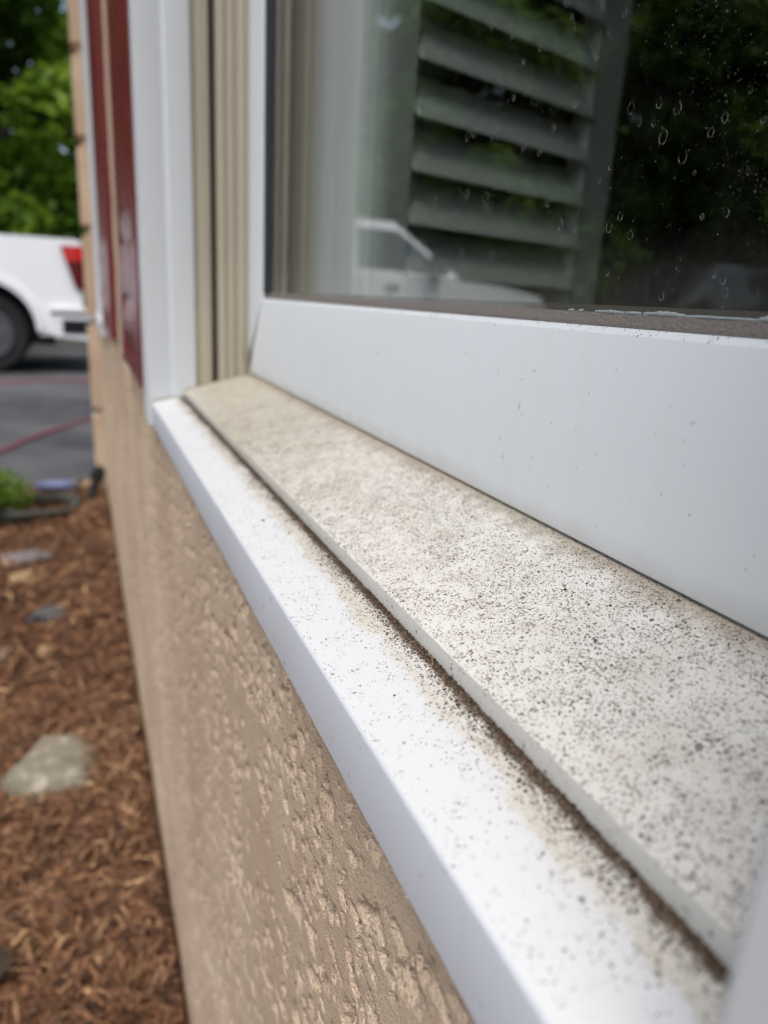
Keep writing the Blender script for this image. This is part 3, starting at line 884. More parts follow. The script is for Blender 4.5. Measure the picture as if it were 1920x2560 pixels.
sbox('stile', Wl - FSW, Wl, -0.014, 0.014, H - 0.07, TOP - 0.02)
sbox('rail', 0.0, Wl - FSW - 0.002, -0.012, 0.012, H - 0.07, H - 0.02)
sbox('rail', 0.0, Wl - FSW - 0.002, -0.012, 0.012, TOP - 0.09, TOP - 0.022)
tilt = math.radians(51)
louver_me = None
z = H + 0.002
PITCH = 0.0508
while z < TOP - 0.12:
    if louver_me is None:
        bm = bmesh.new()
        prof = []
        for q in range(12):
            a = 2 * math.pi * q / 12
            s_, h_ = 0.0325 * math.cos(a), 0.0048 * math.sin(a)
            # positive s_ = towards the lens, lower
            prof.append((s_ * math.cos(tilt) + h_ * math.sin(tilt), -s_ * math.sin(tilt) + h_ * math.cos(tilt)))
        prism(bm, prof, lambda t, h: tuple(u * 0.001 + nrm * t + Vector((0, 0, h))), lambda t, h: tuple(u * (Wl - FSW - 0.003) + nrm * t + Vector((0, 0, h))))
        bmesh.ops.recalc_face_normals(bm, faces=bm.faces)
        louver_me = bpy.data.meshes.new('louver'); bm.to_mesh(louver_me); bm.free()
        louver_me.polygons.foreach_set('use_smooth', np.ones(len(louver_me.polygons), dtype=bool))
        louver_me.set_sharp_from_angle(angle=math.radians(50))
        louver_me.materials.append(M['shutter_in'])
    o = bpy.data.objects.new('louver', louver_me); COL.objects.link(o); o.parent = sh
    o.location = (0, 0, z - (H - 0.075))
    z += PITCH

# ================================================================== RED EXTERIOR SHUTTERS AND THE NEXT WINDOW
def red_shutter(y0, y1, label):
    zb, zt_ = H - 0.108, 2.03
    SX = 0.0605
    t = empty('exterior_shutter', (WX, (y0 + y1) / 2, zb), label, 'shutter', 'red shutters on the stucco wall')
    st = 0.058
    box('backing', (WX - 0.006, y0 + 0.002, zb + 0.002), (WX + 0.006, y1 - 0.002, zt_ - 0.002), M['red'], t)
    box('stile', (SX, y0, zb), (WX - 0.0065, y0 + st, zt_), M['red'], t, bevel=0.0025)
    box('stile', (SX, y1 - st, zb), (WX - 0.0065, y1, zt_), M['red'], t, bevel=0.0025)
    rails = ((zb, zb + 0.065), (H - 0.01, H + 0.055), (zt_ - 0.07, zt_))
    mid = H + 0.022
    rails = ((zb, zb + 0.02), (mid - 0.032, mid + 0.032), (zt_ - 0.07, zt_))
    for a, b in rails:
        box('rail', (SX + 0.001, y0 + st + 0.0005, a), (WX - 0.0065, y1 - st - 0.0005, b), M['red'], t, bevel=0.002)
    for a, b in ((rails[0][1], rails[1][0]), (rails[1][1], rails[2][0])):
        bm = bmesh.new()
        yA, yB, zA, zB = y0 + st + 0.004, y1 - st - 0.004, a + 0.003, b - 0.003
        rv = []
        for (xx, ins) in ((WX - 0.0063, 0.0), (SX + 0.0045, 0.0), (SX - 0.001, 0.030), ):
            rv.append([bm.verts.new((xx, yA + ins, zA + ins)), bm.verts.new((xx, yB - ins, zA + ins)), bm.verts.new((xx, yB - ins, zB - ins)), bm.verts.new((xx, yA + ins, zB - ins))])
        for i in range(2):
            for j in range(4):
                bm.faces.new((rv[i][j], rv[i][(j + 1) % 4], rv[i + 1][(j + 1) % 4], rv[i + 1][j]))
        bm.faces.new(rv[-1]); bm.faces.new(rv[0][::-1])
        from_bm('raised_panel', bm, M['red'], t)
    return t
red_shutter(0.846, 1.20, 'dark red panelled shutter right beside the white window casing')
red_shutter(1.60, 2.13, 'dark red panelled shutter farther along, next to the second window')
w2 = empty('window', (WX, 2.42, H - 0.14), 'distant white window casing past the red shutters, seen edge-on', 'window')
box('casing', (CX, 2.15, H - 0.10), (0.10, 2.21, TOP), M['casing'], w2, bevel=0.002)
box('casing', (CX, 2.74, H - 0.10), (0.10, 2.82, TOP), M['casing'], w2, bevel=0.002)
box('head_casing', (CX - 0.001, 2.14, TOP + 0.0005), (0.10, 2.83, TOP + 0.06), M['casing'], w2, bevel=0.002)
box('sill', (CX - 0.008, 2.14, H - 0.135), (0.17, 2.84, H - 0.1005), M['casing'], w2, bevel=0.002)
box('sash', (0.12, 2.215, H - 0.09), (0.15, 2.26, TOP - 0.01), M['sash'], w2, bevel=0.001)
box('sash', (0.12, 2.68, H - 0.09), (0.15, 2.735, TOP - 0.01), M['sash'], w2, bevel=0.001)
box('pane', (0.130, 2.261, H - 0.09), (0.134, 2.679, TOP - 0.01), M['glass_in'], w2)
box('curtain', (0.20, 2.13, H - 0.12), (0.21, 2.76, TOP + 0.02), M['room'], w2)

# ================================================================== GARDEN THINGS
def stone(name, loc, size, mat, seed, label, cat, rot=0.0, flat=0.0, group=None):
    bm = bmesh.new()
    bmesh.ops.create_icosphere(bm, subdivisions=3, radius=1)
    r = random.Random(seed)
    planes = [(Vector((r.uniform(-1, 1), r.uniform(-1, 1), r.uniform(-0.6, 1))).normalized(), r.uniform(0.55, 0.8)) for _ in range(12)]
    planes.append((Vector((0, 0, 1)), 0.7 - flat))
    c, s = math.cos(rot), math.sin(rot)
    for vv in bm.verts:
        p = vv.co.copy()
        for (n_, d_) in planes:
            e_ = p.dot(n_) - d_
            if e_ > 0: p -= n_ * e_ * 0.985
        k_ = 1 + 0.05 * math.sin(p.x * 9 + seed) * math.sin(p.y * 11 + seed * 2) + 0.03 * math.sin(p.z * 23 + p.x * 17)
        p *= k_
        x_, y_, z_ = p.x * size[0], p.y * size[1], p.z * size[2]
        vv.co = Vector((loc[0] + x_ * c - y_ * s, loc[1] + x_ * s + y_ * c, loc[2] + z_))
    return tag(from_bm(name, bm, mat, None, smooth=True, origin=loc), label, cat, group)
gp_ = 'stones lying in the mulch'
stone('stone', (-0.066, 1.275, 0.004), (0.140, 0.122, 0.085), M['stone_a'], 57, 'large angular lichen-grey stone half sunk in the mulch', 'stone', 0.8, 0.15, gp_)
stone('stone', (-0.255, 1.36, 0.0), (0.05, 0.07, 0.05), M['stone_b'], 8, 'dark stone cut off by the left edge, beside the large stone', 'stone', 0.2, 0, gp_)
stone('stone', (-0.215, 2.52, 0.01), (0.10, 0.07, 0.03), M['stone_d'], 12, 'pale bluish flat stone in the mulch below the shrub', 'stone', 0.1, 0.2, gp_)
stone('stone', (-0.20, 2.33, 0.01), (0.05, 0.05, 0.03), M['stone_c'], 15, 'small tan stone in front of the pale bluish stone', 'stone', 0.9, 0.1, gp_)
stone('stone', (-0.125, 2.03, 0.01), (0.065, 0.05, 0.03), M['stone_b'], 19, 'flat dark slate piece lying in the mulch', 'stone', 0.3, 0.2, gp_)
stone('stone', (-0.125, 1.80, 0.012), (0.026, 0.022, 0.022), M['stone_c'], 22, 'small yellowish pebble between the slate and the large stone', 'stone', 0.3, 0, gp_)
stone('stone', (-0.03, 1.70, 0.012), (0.038, 0.03, 0.026), M['stone_d'], 25, 'small whitish pebble nearest the wall above the large stone', 'stone', 1.3, 0, gp_)
stone('stone', (-0.215, 1.80, 0.010), (0.03, 0.028, 0.02), M['stone_a'], 28, 'small greenish-grey pebble near the left edge', 'stone', 2.3, 0, gp_)
stone('bark_chunk', (-0.165, 0.86, 0.03), (0.035, 0.03, 0.02), M['bark'], 31, 'dark brown bark chunk at the bottom left corner', 'bark', 0.4, 0.1)
# coiled hose with a blue nozzle
pts = []
for i in range(90):
    a = i / 90 * 2 * math.pi * 2.6 + 0.6
    rr = 0.155 + 0.012 * math.sin(a * 0.7) - 0.010 * i / 90
    pts.append((-0.20 + rr * math.cos(a), 3.02 + rr * 0.95 * math.sin(a), 0.032 + 0.030 * i / 90 + 0.008 * math.sin(a * 3)))
tag(tube('garden_hose', pts, 0.014, M['greyhose'], origin=(-0.20, 3.02, 0.0), n=10), 'grey garden hose coiled flat on the mulch beside the shrub', 'hose')
nz = empty('hose_nozzle', (-0.10, 3.13, 0.08), 'blue plastic hose nozzle resting on the coiled grey hose', 'nozzle')
tube('barrel', [(-0.20, 3.15, 0.095), (-0.15, 3.14, 0.096), (-0.10, 3.13, 0.098), (-0.055, 3.12, 0.10)], [0.014, 0.020, 0.022, 0.024], M['blue'], nz, n=12)
tube('collar', [(-0.055, 3.12, 0.10), (-0.040, 3.117, 0.101)], [0.029, 0.029], M['stone_d'], nz, n=12)
# black garden stake leaning on the foot of the wall
st_ = empty('garden_stake', (-0.02, 2.90, 0.0), 'black plastic stake with a thick head leaning at the wall corner', 'stake')
tube('spike', [(-0.022, 2.89, -0.02), (-0.010, 2.96, 0.025), (0.012, 3.05, 0.07), (0.030, 3.14, 0.11)], [0.006, 0.011, 0.016, 0.019], M['blackplastic'], st_, n=10)
tube('head', [(0.030, 3.14, 0.108), (0.036, 3.17, 0.125), (0.044, 3.20, 0.135), (0.052, 3.225, 0.132)], [0.023, 0.028, 0.026, 0.016], M['blackplastic'], st_, n=12)
stone('stone', (-0.005, 3.42, 0.02), (0.05, 0.04, 0.03), M['stone_c'], 44, 'small pale yellow stone at the bed edge behind the black stake', 'stone', 0.6, 0, gp_)
# red hose across the driveway
ctrl = [(0.6, 5.9), (0.28, 5.62), (0.03, 5.45), (-0.10, 5.22), (-0.20, 5.02), (-0.33, 4.72), (-0.46, 4.34), (-0.8, 3.95), (-1.6, 4.0), (-2.6, 5.4), (-2.2, 7.0), (-1.4, 7.62), (-0.72, 7.75), (-0.3, 7.95), (0.05, 8.02), (0.6, 8.25)]
pts = [(p.x, p.y, asphalt_z(p.y) + 0.013) for p in spline([(x, y, 0) for x, y in ctrl], 8)]
tag(tube('red_hose', pts, 0.0085, M['hose'], origin=(-0.4, 5, -0.05), n=8), 'faded red hose snaking across the grey asphalt driveway', 'hose')

# ------------------------------------------------------------------ foliage
def leaf_cloud(centres, radii, n, size, seed, flat=0.8):
    r = np.random.default_rng(seed)
    idx = r.integers(0, len(centres), n)
    C = np.asarray(centres)[idx]; R = np.asarray(radii)[idx]
    d = r.normal(0, 1, (n, 3)); d /= np.linalg.norm(d, axis=1)[:, None]
    rad = r.uniform(0.35, 1.0, n) ** 0.5
    p = C + d * (rad * R)[:, None] * np.array([1, 1, flat])
    a = r.normal(0, 1, (n, 3)); a /= np.linalg.norm(a, axis=1)[:, None]
    nn = d * 0.6 + np.array([0, 0, 0.7]) + r.normal(0, 0.45, (n, 3))
    b = np.cross(nn, a); b /= np.linalg.norm(b, axis=1)[:, None]
    a = np.cross(b, nn); a /= np.linalg.norm(a, axis=1)[:, None]
    s = r.uniform(0.6, 1.3, n)[:, None] * size
    V = np.stack([p - a * s, p + b * s * 0.5 + a * s * 0.1, p + a * s, p - b * s * 0.5 + a * s * 0.1], 1).reshape(-1, 3)
    return V, np.arange(n * 4).reshape(-1, 4)
def raw_mesh(name, v, f, mat):
    me = bpy.data.meshes.new(name)
    me.vertices.add(len(v)); me.vertices.foreach_set('co', v.astype(np.float32).ravel())
    me.loops.add(f.size); me.loops.foreach_set('vertex_index', f.astype(np.int32).ravel())
    me.polygons.add(len(f)); me.polygons.foreach_set('loop_start', np.arange(0, f.size, 4, dtype=np.int32)); me.polygons.foreach_set('loop_total', np.full(len(f), 4, dtype=np.int32))
    me.update(calc_edges=True); me.materials.append(mat)
    return me
def limb(V, Fc, pts, rads, n=7):
    o = len(V)
    for i, p in enumerate(pts):
        t = (Vector(pts[min(i + 1, len(pts) - 1)]) - Vector(pts[max(i - 1, 0)])).normalized()
        up = Vector((0, 0, 1)) if abs(t.z) < 0.9 else Vector((1, 0, 0))
        s = t.cross(up).normalized(); w = s.cross(t)
        for k_ in range(n):
            a = 2 * math.pi * k_ / n
            V.append(tuple(Vector(p) + (s * math.cos(a) + w * math.sin(a)) * rads[i]))
    for i in range(len(pts) - 1):
        for k_ in range(n):
            Fc.append((o + i * n + k_, o + i * n + (k_ + 1) % n, o + (i + 1) * n + (k_ + 1) % n, o + (i + 1) * n + k_))
TREES = []
def tree_mesh(seed, height, spread, low, nleaf, lsize, mat):
    r = random.Random(seed)
    V, Fc = [], []
    trunk = [(0, 0, -0.3), (r.uniform(-.1, .1), r.uniform(-.1, .1), height * 0.25), (r.uniform(-.3, .3), r.uniform(-.3, .3), height * 0.55), (r.uniform(-.4, .4), r.uniform(-.4, .4), height * 0.88)]
    limb(V, Fc, trunk, [height * 0.028, height * 0.022, height * 0.014, height * 0.004], 9)
    cs, rs = [], []
    nb_ = 26
    for i in range(nb_):
        hz = low + (1 - low) * (i + 0.5) / nb_
        prof = math.sin(math.pi * min(1, (hz - low) / (1 - low) * 0.85 + 0.13)) ** 0.7
        a = i * 2.4 + r.uniform(-0.5, 0.5)
        rr = spread * prof * r.uniform(0.45, 1.0)
        tip = Vector((math.cos(a) * rr, math.sin(a) * rr, height * hz + r.uniform(-0.2, 0.4)))
        z0 = max(height * 0.12, height * (hz - 0.16))
        f_ = min(1, z0 / (height * 0.88))
        b0 = Vector((trunk[-1][0] * f_, trunk[-1][1] * f_, z0))
        midp = (b0 + tip) / 2 + Vector((0, 0, 0.25))
        limb(V, Fc, [tuple(b0), tuple(midp), tuple(tip)], [height * 0.009, height * 0.005, 0.012], 5)
        for q in range(3):
            cs.append(tuple(tip.lerp(midp, q * 0.35) + Vector((r.uniform(-.5, .5), r.uniform(-.5, .5), r.uniform(-.4, .4)))))
            rs.append(spread * r.uniform(0.16, 0.30))
    v, f = leaf_cloud(cs, rs, nleaf, lsize, seed + 100, 0.7)
    crown = raw_mesh('crown', v, f, mat)
    tm = bpy.data.meshes.new('trunk'); tm.from_pydata(V, [], Fc); tm.update()
    tm.polygons.foreach_set('use_smooth', np.ones(len(tm.polygons), dtype=bool)); tm.materials.append(M['bark'])
    return tm, crown
KT = [tree_mesh(1, 11.5, 3.3, 0.10, 15000, 0.17, M['leafA']), tree_mesh(2, 13.5, 3.8, 0.06, 17000, 0.18, M['leafB']), tree_mesh(3, 12.5, 3.2, 0.03, 17000, 0.16, M['leafC'])]
def tree(loc, kind, s, rot, label):
    t = empty('deciduous_tree' if kind < 2 else 'evergreen_tree', loc, label, 'tree', 'trees beyond the driveway')
    t.rotation_euler = (0, 0, rot); t.scale = (s, s, s)
    for nm, me in zip(('trunk', 'crown'), KT[kind]):
        o = bpy.data.objects.new(nm, me); COL.objects.link(o); o.parent = t
GZ = -0.16
tree((-1.6, 16.5, GZ), 0, 0.85, 0.3, 'bright green leafy tree behind the white pickup bed at the left edge')
tree((0.6, 20.0, GZ), 2, 1.0, 1.3, 'dark green tree beside the house corner, behind the bright one')
tree((-3.2, 21.5, GZ), 1, 1.0, 2.3, 'mid green tree behind the bright leafy one at the left edge')
refl = 'tree of the woodland edge mirrored in the window glass'
r = random.Random(7)
for i, (az, d) in enumerate(((-14, 19), (-19, 17), (-23, 22), (-27, 18), (-31, 20), (-35, 17.5), (-39, 21), (-43, 18), (-47, 20), (-51, 17), (-55, 21), (-59, 18), (-64, 20), (-70, 18), (-76, 20), (8, 24), (-5, 26), (-17, 28), (-25, 29), (-33, 28), (-41, 30), (-49, 28), (-57, 29))):
    a = math.radians(az)
    tree((math.sin(a) * d, math.cos(a) * d, GZ), (1, 0, 1, 2, 0)[i % 5], r.uniform(0.9, 1.15), r.uniform(0, 6), refl)
# brushy undergrowth closing the view under the crowns
cs, rs = [], []
for i in range(420):
    a = math.radians(r.uniform(-85, 14)); d = r.uniform(15.0, 24.0)
    cs.append((math.sin(a) * d, math.cos(a) * d, r.uniform(0.1, 2.2))); rs.append(r.uniform(0.5, 1.2))
v, f = leaf_cloud(cs, rs, 60000, 0.14, 77, 0.9)
tag(from_np('undergrowth', v, f, M['leafB'], origin=(-8, 16, GZ)), 'dark brushy undergrowth massed below the trees beyond the driveway', 'undergrowth', kind='stuff')
# low shrub at the left edge of the bed
sb = empty('garden_shrub', (-0.44, 3.02, 0.0), 'small bright green shrub at the left edge beside the coiled hose', 'shrub')
V, Fc = [], []
cs, rs = [], []
for i in range(16):
    a = i * 2.4; rr = 0.19 * math.sqrt((i + 0.5) / 16)
    tip = (-0.44 + math.cos(a) * rr, 3.02 + math.sin(a) * rr, 0.19 - rr * 0.45)
    limb(V, Fc, [(-0.44 + math.cos(a) * 0.02, 3.02 + math.sin(a) * 0.02, -0.02), ((-0.44 + tip[0]) / 2, (3.02 + tip[1]) / 2, tip[2] * 0.6), tip], [0.005, 0.004, 0.002], 5)
    cs.append(tip); rs.append(0.075)
from_np('stems', V, Fc, M['bark'], sb, True)
v, f = leaf_cloud(cs, rs, 2600, 0.016, 5, 0.9)
from_np('foliage', v, f, M['leafB'], sb)

# ================================================================== VEHICLES
def arch(cu, cz, rad, n=12):
    return [(cu + rad * math.cos(math.pi * (1 - i / n)), cz + rad * math.sin(math.pi * (1 - i / n))) for i in range(n + 1)]
def wheel(parent, cx, y, cz, rad, sgn, wid=0.25):
    bm = bmesh.new()
    w = wid / 2
    ri = rad * 0.60
    lathe(bm, [(ri, -w * 0.9), (ri + 0.02, -w), (rad - 0.03, -w), (rad, -w * 0.7), (rad, w * 0.7), (rad - 0.03, w), (ri + 0.02, w), (ri, w * 0.9)], (cx, y, cz), n=36)
    wh = from_bm('wheel', bm, M['blackplastic'], parent, smooth=True)
    bm = bmesh.new()
    for (a, b) in ((ri - 0.01, rad),):
        lathe(bm, [(a, -w * 0.92), (a + 0.03, -w * 1.02), (b - 0.04, -w * 1.02), (b - 0.004, -w * 0.78), (b + 0.002, 0), (b - 0.004, w * 0.78), (b - 0.04, w * 1.02), (a + 0.03, w * 1.02), (a, w * 0.92)], (cx, y, cz), n=36)
    from_bm('tyre', bm, M['tyre'], wh, smooth=True)
    bm = bmesh.new()
    yo = y + sgn * w * 0.90
    lathe(bm, [(ri + 0.012, sgn * 0.0), (ri + 0.012, sgn * 0.035), (ri - 0.018, sgn * 0.035), (ri - 0.030, sgn * 0.006)], (cx, yo, cz), n=36)
    for q in range(6):
        a = q * math.pi / 3
        da, db = 0.16, 0.11
        r0, r1 = rad * 0.08, ri - 0.012
        vs_ = []
        for (rr, an) in ((r0, a - da * 2), (r1, a - db), (r1, a + db), (r0, a + da * 2)):
            for h_ in (0.008, 0.040):
                vs_.append(bm.verts.new((cx + rr * math.cos(an), yo + sgn * h_, cz + rr * math.sin(an))))
        for q4 in ((0, 2, 4, 6), (1, 3, 5, 7), (0, 1, 3, 2), (2, 3, 5, 4), (4, 5, 7, 6), (6, 7, 1, 0)):
            bm.faces.new([vs_[i] for i in q4])
    lathe(bm, [(0.055, sgn * 0.005), (0.055, sgn * 0.055), (0.03, sgn * 0.060)], (cx, yo, cz), n=16)
    from_bm('rim', bm, M['rim'], wh, smooth=True)
def loft_box(name, quads_lo, quads_hi, mat, parent, bevel=0.0, seg=3):
    bm = bmesh.new()
    a = [bm.verts.new(p) for p in quads_lo]; b = [bm.verts.new(p) for p in quads_hi]
    n = len(a)
    for i in range(n):
        j = (i + 1) % n
        bm.faces.new((a[i], a[j], b[j], b[i]))
    bm.faces.new(a[::-1]); bm.faces.new(b)
    return from_bm(name, bm, mat, parent, smooth=True, bevel=bevel, seg=seg)
def panel(name, pts, mat, parent, off, thick=0.012):
    """thin solid panel from a 4+ point outline, pushed off along its normal"""
    P = [Vector(p) for p in pts]
    nn = (P[1] - P[0]).cross(P[2] - P[0]).normalized()
    if nn.dot(off) < 0: nn = -nn
    bm = bmesh.new()
    a = [bm.verts.new(p + nn * 0.006) for p in P]; b = [bm.verts.new(p - nn * thick) for p in P]
    n = len(P)
    for i in range(n):
        bm.faces.new((a[i], a[(i + 1) % n], b[(i + 1) % n], b[i]))
    bm.faces.new(a); bm.faces.new(b[::-1])
    return from_bm(name, bm, mat, parent)

# white pickup, side-on, tail towards the house corner. u runs forward from the tail = towards -X
TX, TY, TZ = 0.20, 8.74, asphalt_z(8.74)
W_T = 2.00
pk = empty('pickup_truck', (TX - 2.9, TY + 1.0, TZ), 'white pickup truck parked side-on across the asphalt driveway', 'pickup truck')
def T(u_, v_, z_):
    return (TX - u_, TY + v_, TZ + z_)
ax_r, ax_f, rw = 1.11, 4.86, 0.42
bottom = [(0.16, 0.62)] + [(0.50, 0.41)] + [(ax_r - 0.52, 0.40)] + arch(ax_r, 0.46, 0.50) + [(ax_r + 0.54, 0.42), (ax_f - 0.56, 0.42)] + arch(ax_f, 0.46, 0.50) + [(ax_f + 0.53, 0.46), (5.72, 0.46)]
top = [(5.86, 0.62), (5.86, 1.02), (5.76, 1.14), (5.2, 1.235), (4.42, 1.29), (4.20, 1.33), (2.12, 1.37), (2.02, 1.405), (0.20, 1.415), (0.13, 1.40), (0.10, 1.30), (0.13, 0.95)]
outline = bottom + top
def side_v(z_, near):       # slight tumblehome and a shoulder line
    t = 0.035 * abs(z_ - 0.95) / 0.5 + (0.02 if z_ > 1.3 else 0)
    return t if near else W_T - t
bm = bmesh.new()
prism(bm, outline, lambda u_, z_: T(u_, side_v(z_, True), z_), lambda u_, z_: T(u_, side_v(z_, False), z_))
body = from_bm('body', bm, M['carwhite'], pk, smooth=True, bevel=0.035, seg=3)
box('bed_floor', T(1.95, 0.12, 1.418), T(0.25, W_T - 0.12, 1.422), M['blackplastic'], pk)
box('underbody', T(5.4, 0.18, 0.30), T(0.45, W_T - 0.18, 0.60), M['blackplastic'], pk)
for near in (True, False):
    s = -1 if near else 1
    for cu in (ax_r, ax_f):
        v0, v1 = (-0.012, 0.10) if near else (W_T - 0.10, W_T + 0.012)
        bm = bmesh.new()
        o_, i_ = arch(cu, 0.46, 0.565, 16), arch(cu, 0.46, 0.495, 16)
        prism(bm, o_ + i_[::-1], lambda u_, z_: T(u_, v0, z_), lambda u_, z_: T(u_, v1, z_))
        from_bm('fender_flare', bm, M['carwhite'], pk, smooth=True, bevel=0.012)
        wheel(pk, TX - cu, TY + (0.16 if near else W_T - 0.16), TZ + rw - 0.005, rw, s)
        box('wheel_well', T(cu + 0.47, 0.30 if near else W_T - 0.5, 0.46), T(cu - 0.47, 0.5 if near else W_T - 0.30, 0.93), M['blackplastic'], pk)
# tail lamps, bumper, tailgate
for near in (True, False):
    vv0, vv1 = (-0.006, 0.16) if near else (W_T - 0.16, W_T + 0.006)
    pr = [(0.335, 1.345), (0.085, 1.35), (0.105, 0.90), (0.205, 0.91)]
    bm = bmesh.new(); prism(bm, pr, lambda u_, z_: T(u_, vv0, z_), lambda u_, z_: T(u_, vv1, z_))
    tl_ = from_bm('tail_lamp', bm, M['redlens_dark'], pk, smooth=True, bevel=0.012)
    pr = [(0.318, 1.335), (0.095, 1.34), (0.092, 1.20), (0.280, 1.19)]
    vs0 = vv0 - 0.006 if near else vv1 + 0.006
    bm = bmesh.new(); prism(bm, pr, lambda u_, z_: T(u_, vs0, z_), lambda u_, z_: T(u_, vs0 + (0.05 if near else -0.05), z_))
    from_bm('lamp_segment', bm, M['redlens'], tl_, smooth=True, bevel=0.006)
bm = bmesh.new(); prism(bm, [(0.49, 0.70), (0.08, 0.72), (-0.02, 0.68), (-0.02, 0.43), (0.08, 0.37), (0.46, 0.40)], lambda u_, z_: T(u_, -0.01, z_), lambda u_, z_: T(u_, W_T + 0.01, z_))
bp = from_bm('rear_bumper', bm, M['carwhite'], pk, smooth=True, bevel=0.04, seg=3)
box('bumper_step', T(0.36, -0.022, 0.44), T(0.03, 0.30, 0.585), M['blackplastic'], bp, bevel=0.02)
box('bumper_trim', T(0.47, -0.018, 0.635), T(0.02, 0.02, 0.67), M['chrome'], bp, bevel=0.008)
box('exhaust', T(0.75, 0.22, 0.34), T(0.45, 0.30, 0.40), M['blackplastic'], pk, bevel=0.01)
box('tailgate', T(0.10, 0.18, 0.84), T(0.085, W_T - 0.18, 1.39), M['carwhite'], pk, bevel=0.006)
# cab
def cab(parent, T_, W, base, roof, zb, zt_, ins, mat, glassmat, splits, a_w=0.10):
    (b0, b1), (r0, r1) = base, roof
    lo = [T_(b0, 0.055, zb), T_(b1, 0.055, zb), T_(b1, W - 0.055, zb), T_(b0, W - 0.055, zb)]
    hi = [T_(r0, ins, zt_), T_(r1, ins, zt_), T_(r1, W - ins, zt_), T_(r0, W - ins, zt_)]
    g = loft_box('cab', lo, hi, mat, parent, bevel=0.055, seg=3)
    def on(uf, h_, near):
        v_ = 0.055 + (ins - 0.055) * h_
        return v_ if near else W - v_
    for near in (True, False):
        off = Vector((0, -1 if near else 1, 0))
        h0, h1 = 0.05, 0.84
        ub = lambda h_: b0 + (r0 - b0) * h_ + 0.12
        uf = lambda h_: b1 + (r1 - b1) * h_ - a_w
        edges = [0.0] + splits + [1.0]
        for i in range(len(edges) - 1):
            ga = 0.03 if i else 0.0; gb = 0.03 if i < len(edges) - 2 else 0.0
            q = []
            for (h_, t_) in ((h0, edges[i]), (h0, edges[i + 1]), (h1, edges[i + 1]), (h1, edges[i])):
                L0 = ub(0.4) ; L1 = uf(0.4)
                uu = (ub(h_) if t_ == 0 else uf(h_) if t_ == 1 else L0 + (L1 - L0) * t_)
                uu += ga if t_ == edges[i] else -gb
                q.append(T_(uu, on(uu, h_, near), zb + (zt_ - zb) * h_))
            panel('side_window', q, glassmat, parent, off)
    def cross(uv, h0, h1, nm, off, inset):
        q = []
        for (h_, sd_) in ((h0, 0), (h0, 1), (h1, 1), (h1, 0)):
            v_ = 0.055 + (ins - 0.055) * h_ + inset
            q.append(T_(uv(h_), v_ if sd_ == 0 else W - v_, zb + (zt_ - zb) * h_))
        panel(nm, q, glassmat, parent, off)
    cross(lambda h_: b1 + (r1 - b1) * h_, 0.06, 0.90, 'windshield', Vector((-1, 0, 0.5)) if T_(1, 0, 0)[0] < T_(0, 0, 0)[0] else Vector((1, 0, 0.5)), 0.09)
    cross(lambda h_: b0 + (r0 - b0) * h_, 0.15, 0.85, 'rear_window', Vector((1, 0, 0.3)) if T_(1, 0, 0)[0] < T_(0, 0, 0)[0] else Vector((-1, 0, 0.3)), 0.12)
    return g
cab(pk, T, W_T, (2.04, 4.52), (2.20, 3.60), 1.30, 1.93, 0.20, M['carwhite'], M['carglass'], [0.46])
for near in (True, False):
    s = -1 if near else 1
    v_ = -0.20 if near else W_T + 0.20
    bm = bmesh.new(); add_box(bm, T(4.22, min(v_, v_ - s * 0.24), 1.34), T(4.08, max(v_, v_ - s * 0.24), 1.56))
    from_bm('side_mirror', bm, M['blackplastic'], pk, smooth=True, bevel=0.03)
    for uu in (2.45, 3.45):
        yb = -0.022 if near else W_T - 0.01
        box('door_handle', T(uu + 0.2, yb, 1.14), T(uu, yb + 0.032, 1.18), M['chrome'], pk, bevel=0.008)
    for uu in (2.06, 3.12, 4.16):
        yb = 0.006 if near else W_T - 0.02
        box('door_seam', T(uu + 0.010, yb, 0.52), T(uu, yb + 0.012, 1.28), M['blackplastic'], pk)
    box('side_step', T(4.3, -0.03 if near else W_T - 0.10, 0.36), T(1.85, 0.10 if near else W_T + 0.03, 0.41), M['blackplastic'], pk, bevel=0.012)
    box('headlamp', T(5.80, -0.006 if near else W_T - 0.3, 0.84), T(5.60, 0.3 if near else W_T + 0.006, 1.05), M['lampclear'], pk, bevel=0.02)
box('grille', T(5.885, 0.32, 0.62), T(5.84, W_T - 0.32, 1.06), M['blackplastic'], pk, bevel=0.01)

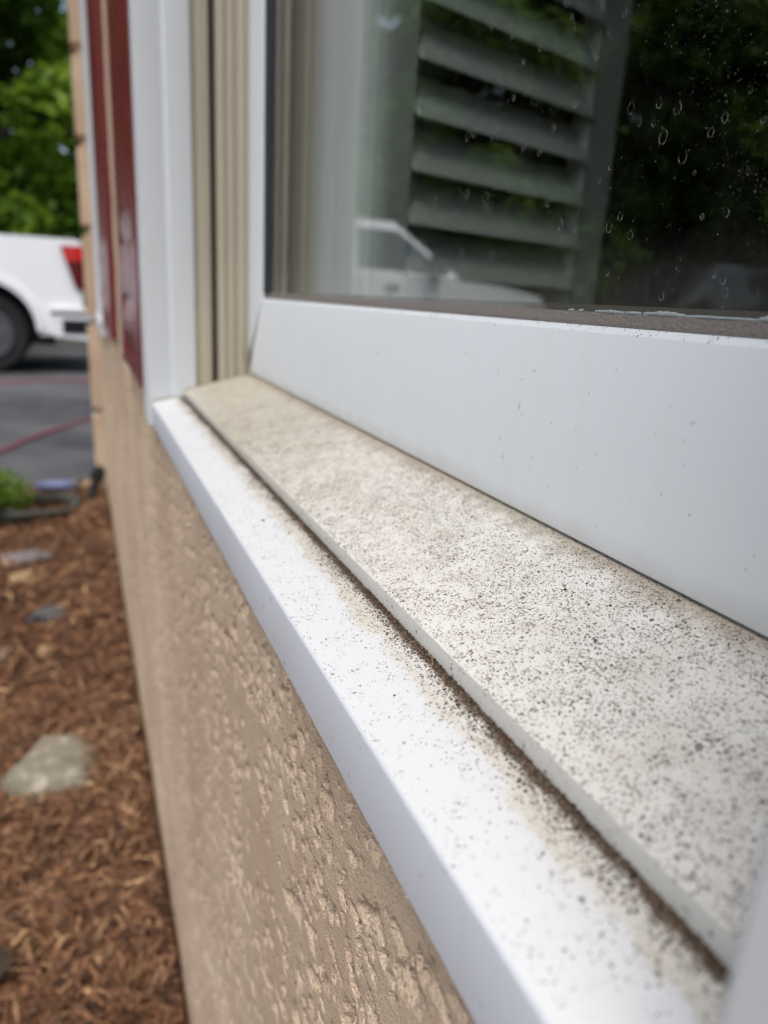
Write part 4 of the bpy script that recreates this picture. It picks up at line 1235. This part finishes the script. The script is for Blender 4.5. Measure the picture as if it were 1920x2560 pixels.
# dark car facing the pickup, seen only mirrored in the glass
CX0, CY0 = -7.15, 8.9
CZ0 = asphalt_z(9.4)
def S(u_, v_, z_):           # u runs rearward from its nose = towards -X
    return (CX0 - u_, CY0 + v_, CZ0 + z_)
W_S = 1.90
suv = empty('dark_car', (CX0 - 2.3, CY0 + 0.95, CZ0), 'dark tall car mirrored at the lower right of the window glass', 'car')
bot = [(0.12, 0.36), (0.38, 0.32)] + arch(0.88, 0.36, 0.42) + [(1.40, 0.30), (3.15, 0.30)] + arch(3.62, 0.36, 0.42) + [(4.15, 0.34), (4.55, 0.44)]
tp = [(4.62, 0.75), (4.55, 1.15), (1.35, 1.14), (1.10, 1.13), (0.5, 1.05), (0.10, 0.90), (0.02, 0.66)]
bm = bmesh.new(); prism(bm, bot + tp, lambda u_, z_: S(u_, 0.04 * abs(z_ - 0.75), z_), lambda u_, z_: S(u_, W_S - 0.04 * abs(z_ - 0.75), z_))
from_bm('body', bm, M['cardark'], suv, smooth=True, bevel=0.05, seg=3)
# greenhouse: the windshield slopes up from the hood
lo = [S(4.50, 0.07, 1.10), S(1.12, 0.07, 1.10), S(1.12, W_S - 0.07, 1.10), S(4.50, W_S - 0.07, 1.10)]
hi = [S(4.20, 0.22, 1.84), S(1.95, 0.22, 1.84), S(1.95, W_S - 0.22, 1.84), S(4.20, W_S - 0.22, 1.84)]
loft_box('cab', lo, hi, M['cardark'], suv, bevel=0.06)
def sv_(h_, near):
    v_ = 0.07 + 0.15 * h_
    return v_ if near else W_S - v_
for near in (True, False):
    off = Vector((0, -1 if near else 1, 0))
    for (ua, ub_, uc, ud) in ((1.42, 2.42, 2.42, 2.02), (2.50, 3.42, 3.42, 2.50), (3.50, 4.30, 4.12, 3.50)):
        q = [S(ua, sv_(0.08, near), 1.16), S(ub_, sv_(0.08, near), 1.16), S(uc, sv_(0.84, near), 1.72), S(ud, sv_(0.84, near), 1.72)]
        panel('side_window', q, M['carglass'], suv, off)
panel('windshield', [S(1.17, 0.18, 1.145), S(1.17, W_S - 0.18, 1.145), S(1.89, W_S - 0.32, 1.79), S(1.89, 0.32, 1.79)], M['carglass'], suv, Vector((1, 0, 0.6)))
for near in (True, False):
    s = -1 if near else 1
    for cu in (0.88, 3.62):
        wheel(suv, CX0 - cu, CY0 + (0.13 if near else W_S - 0.13), CZ0 + 0.355, 0.36, s, 0.22)
    box('headlamp', S(0.40, -0.004 if near else W_S - 0.3, 0.72), S(0.04, 0.3 if near else W_S + 0.004, 0.86), M['lampclear'], suv, bevel=0.02)
    box('side_mirror', S(1.62, -0.18 if near else W_S - 0.05, 1.12), S(1.50, 0.05 if near else W_S + 0.18, 1.27), M['cardark'], suv, bevel=0.025)
box('grille', S(0.06, 0.35, 0.42), S(0.00, W_S - 0.35, 0.86), M['blackplastic'], suv, bevel=0.01)
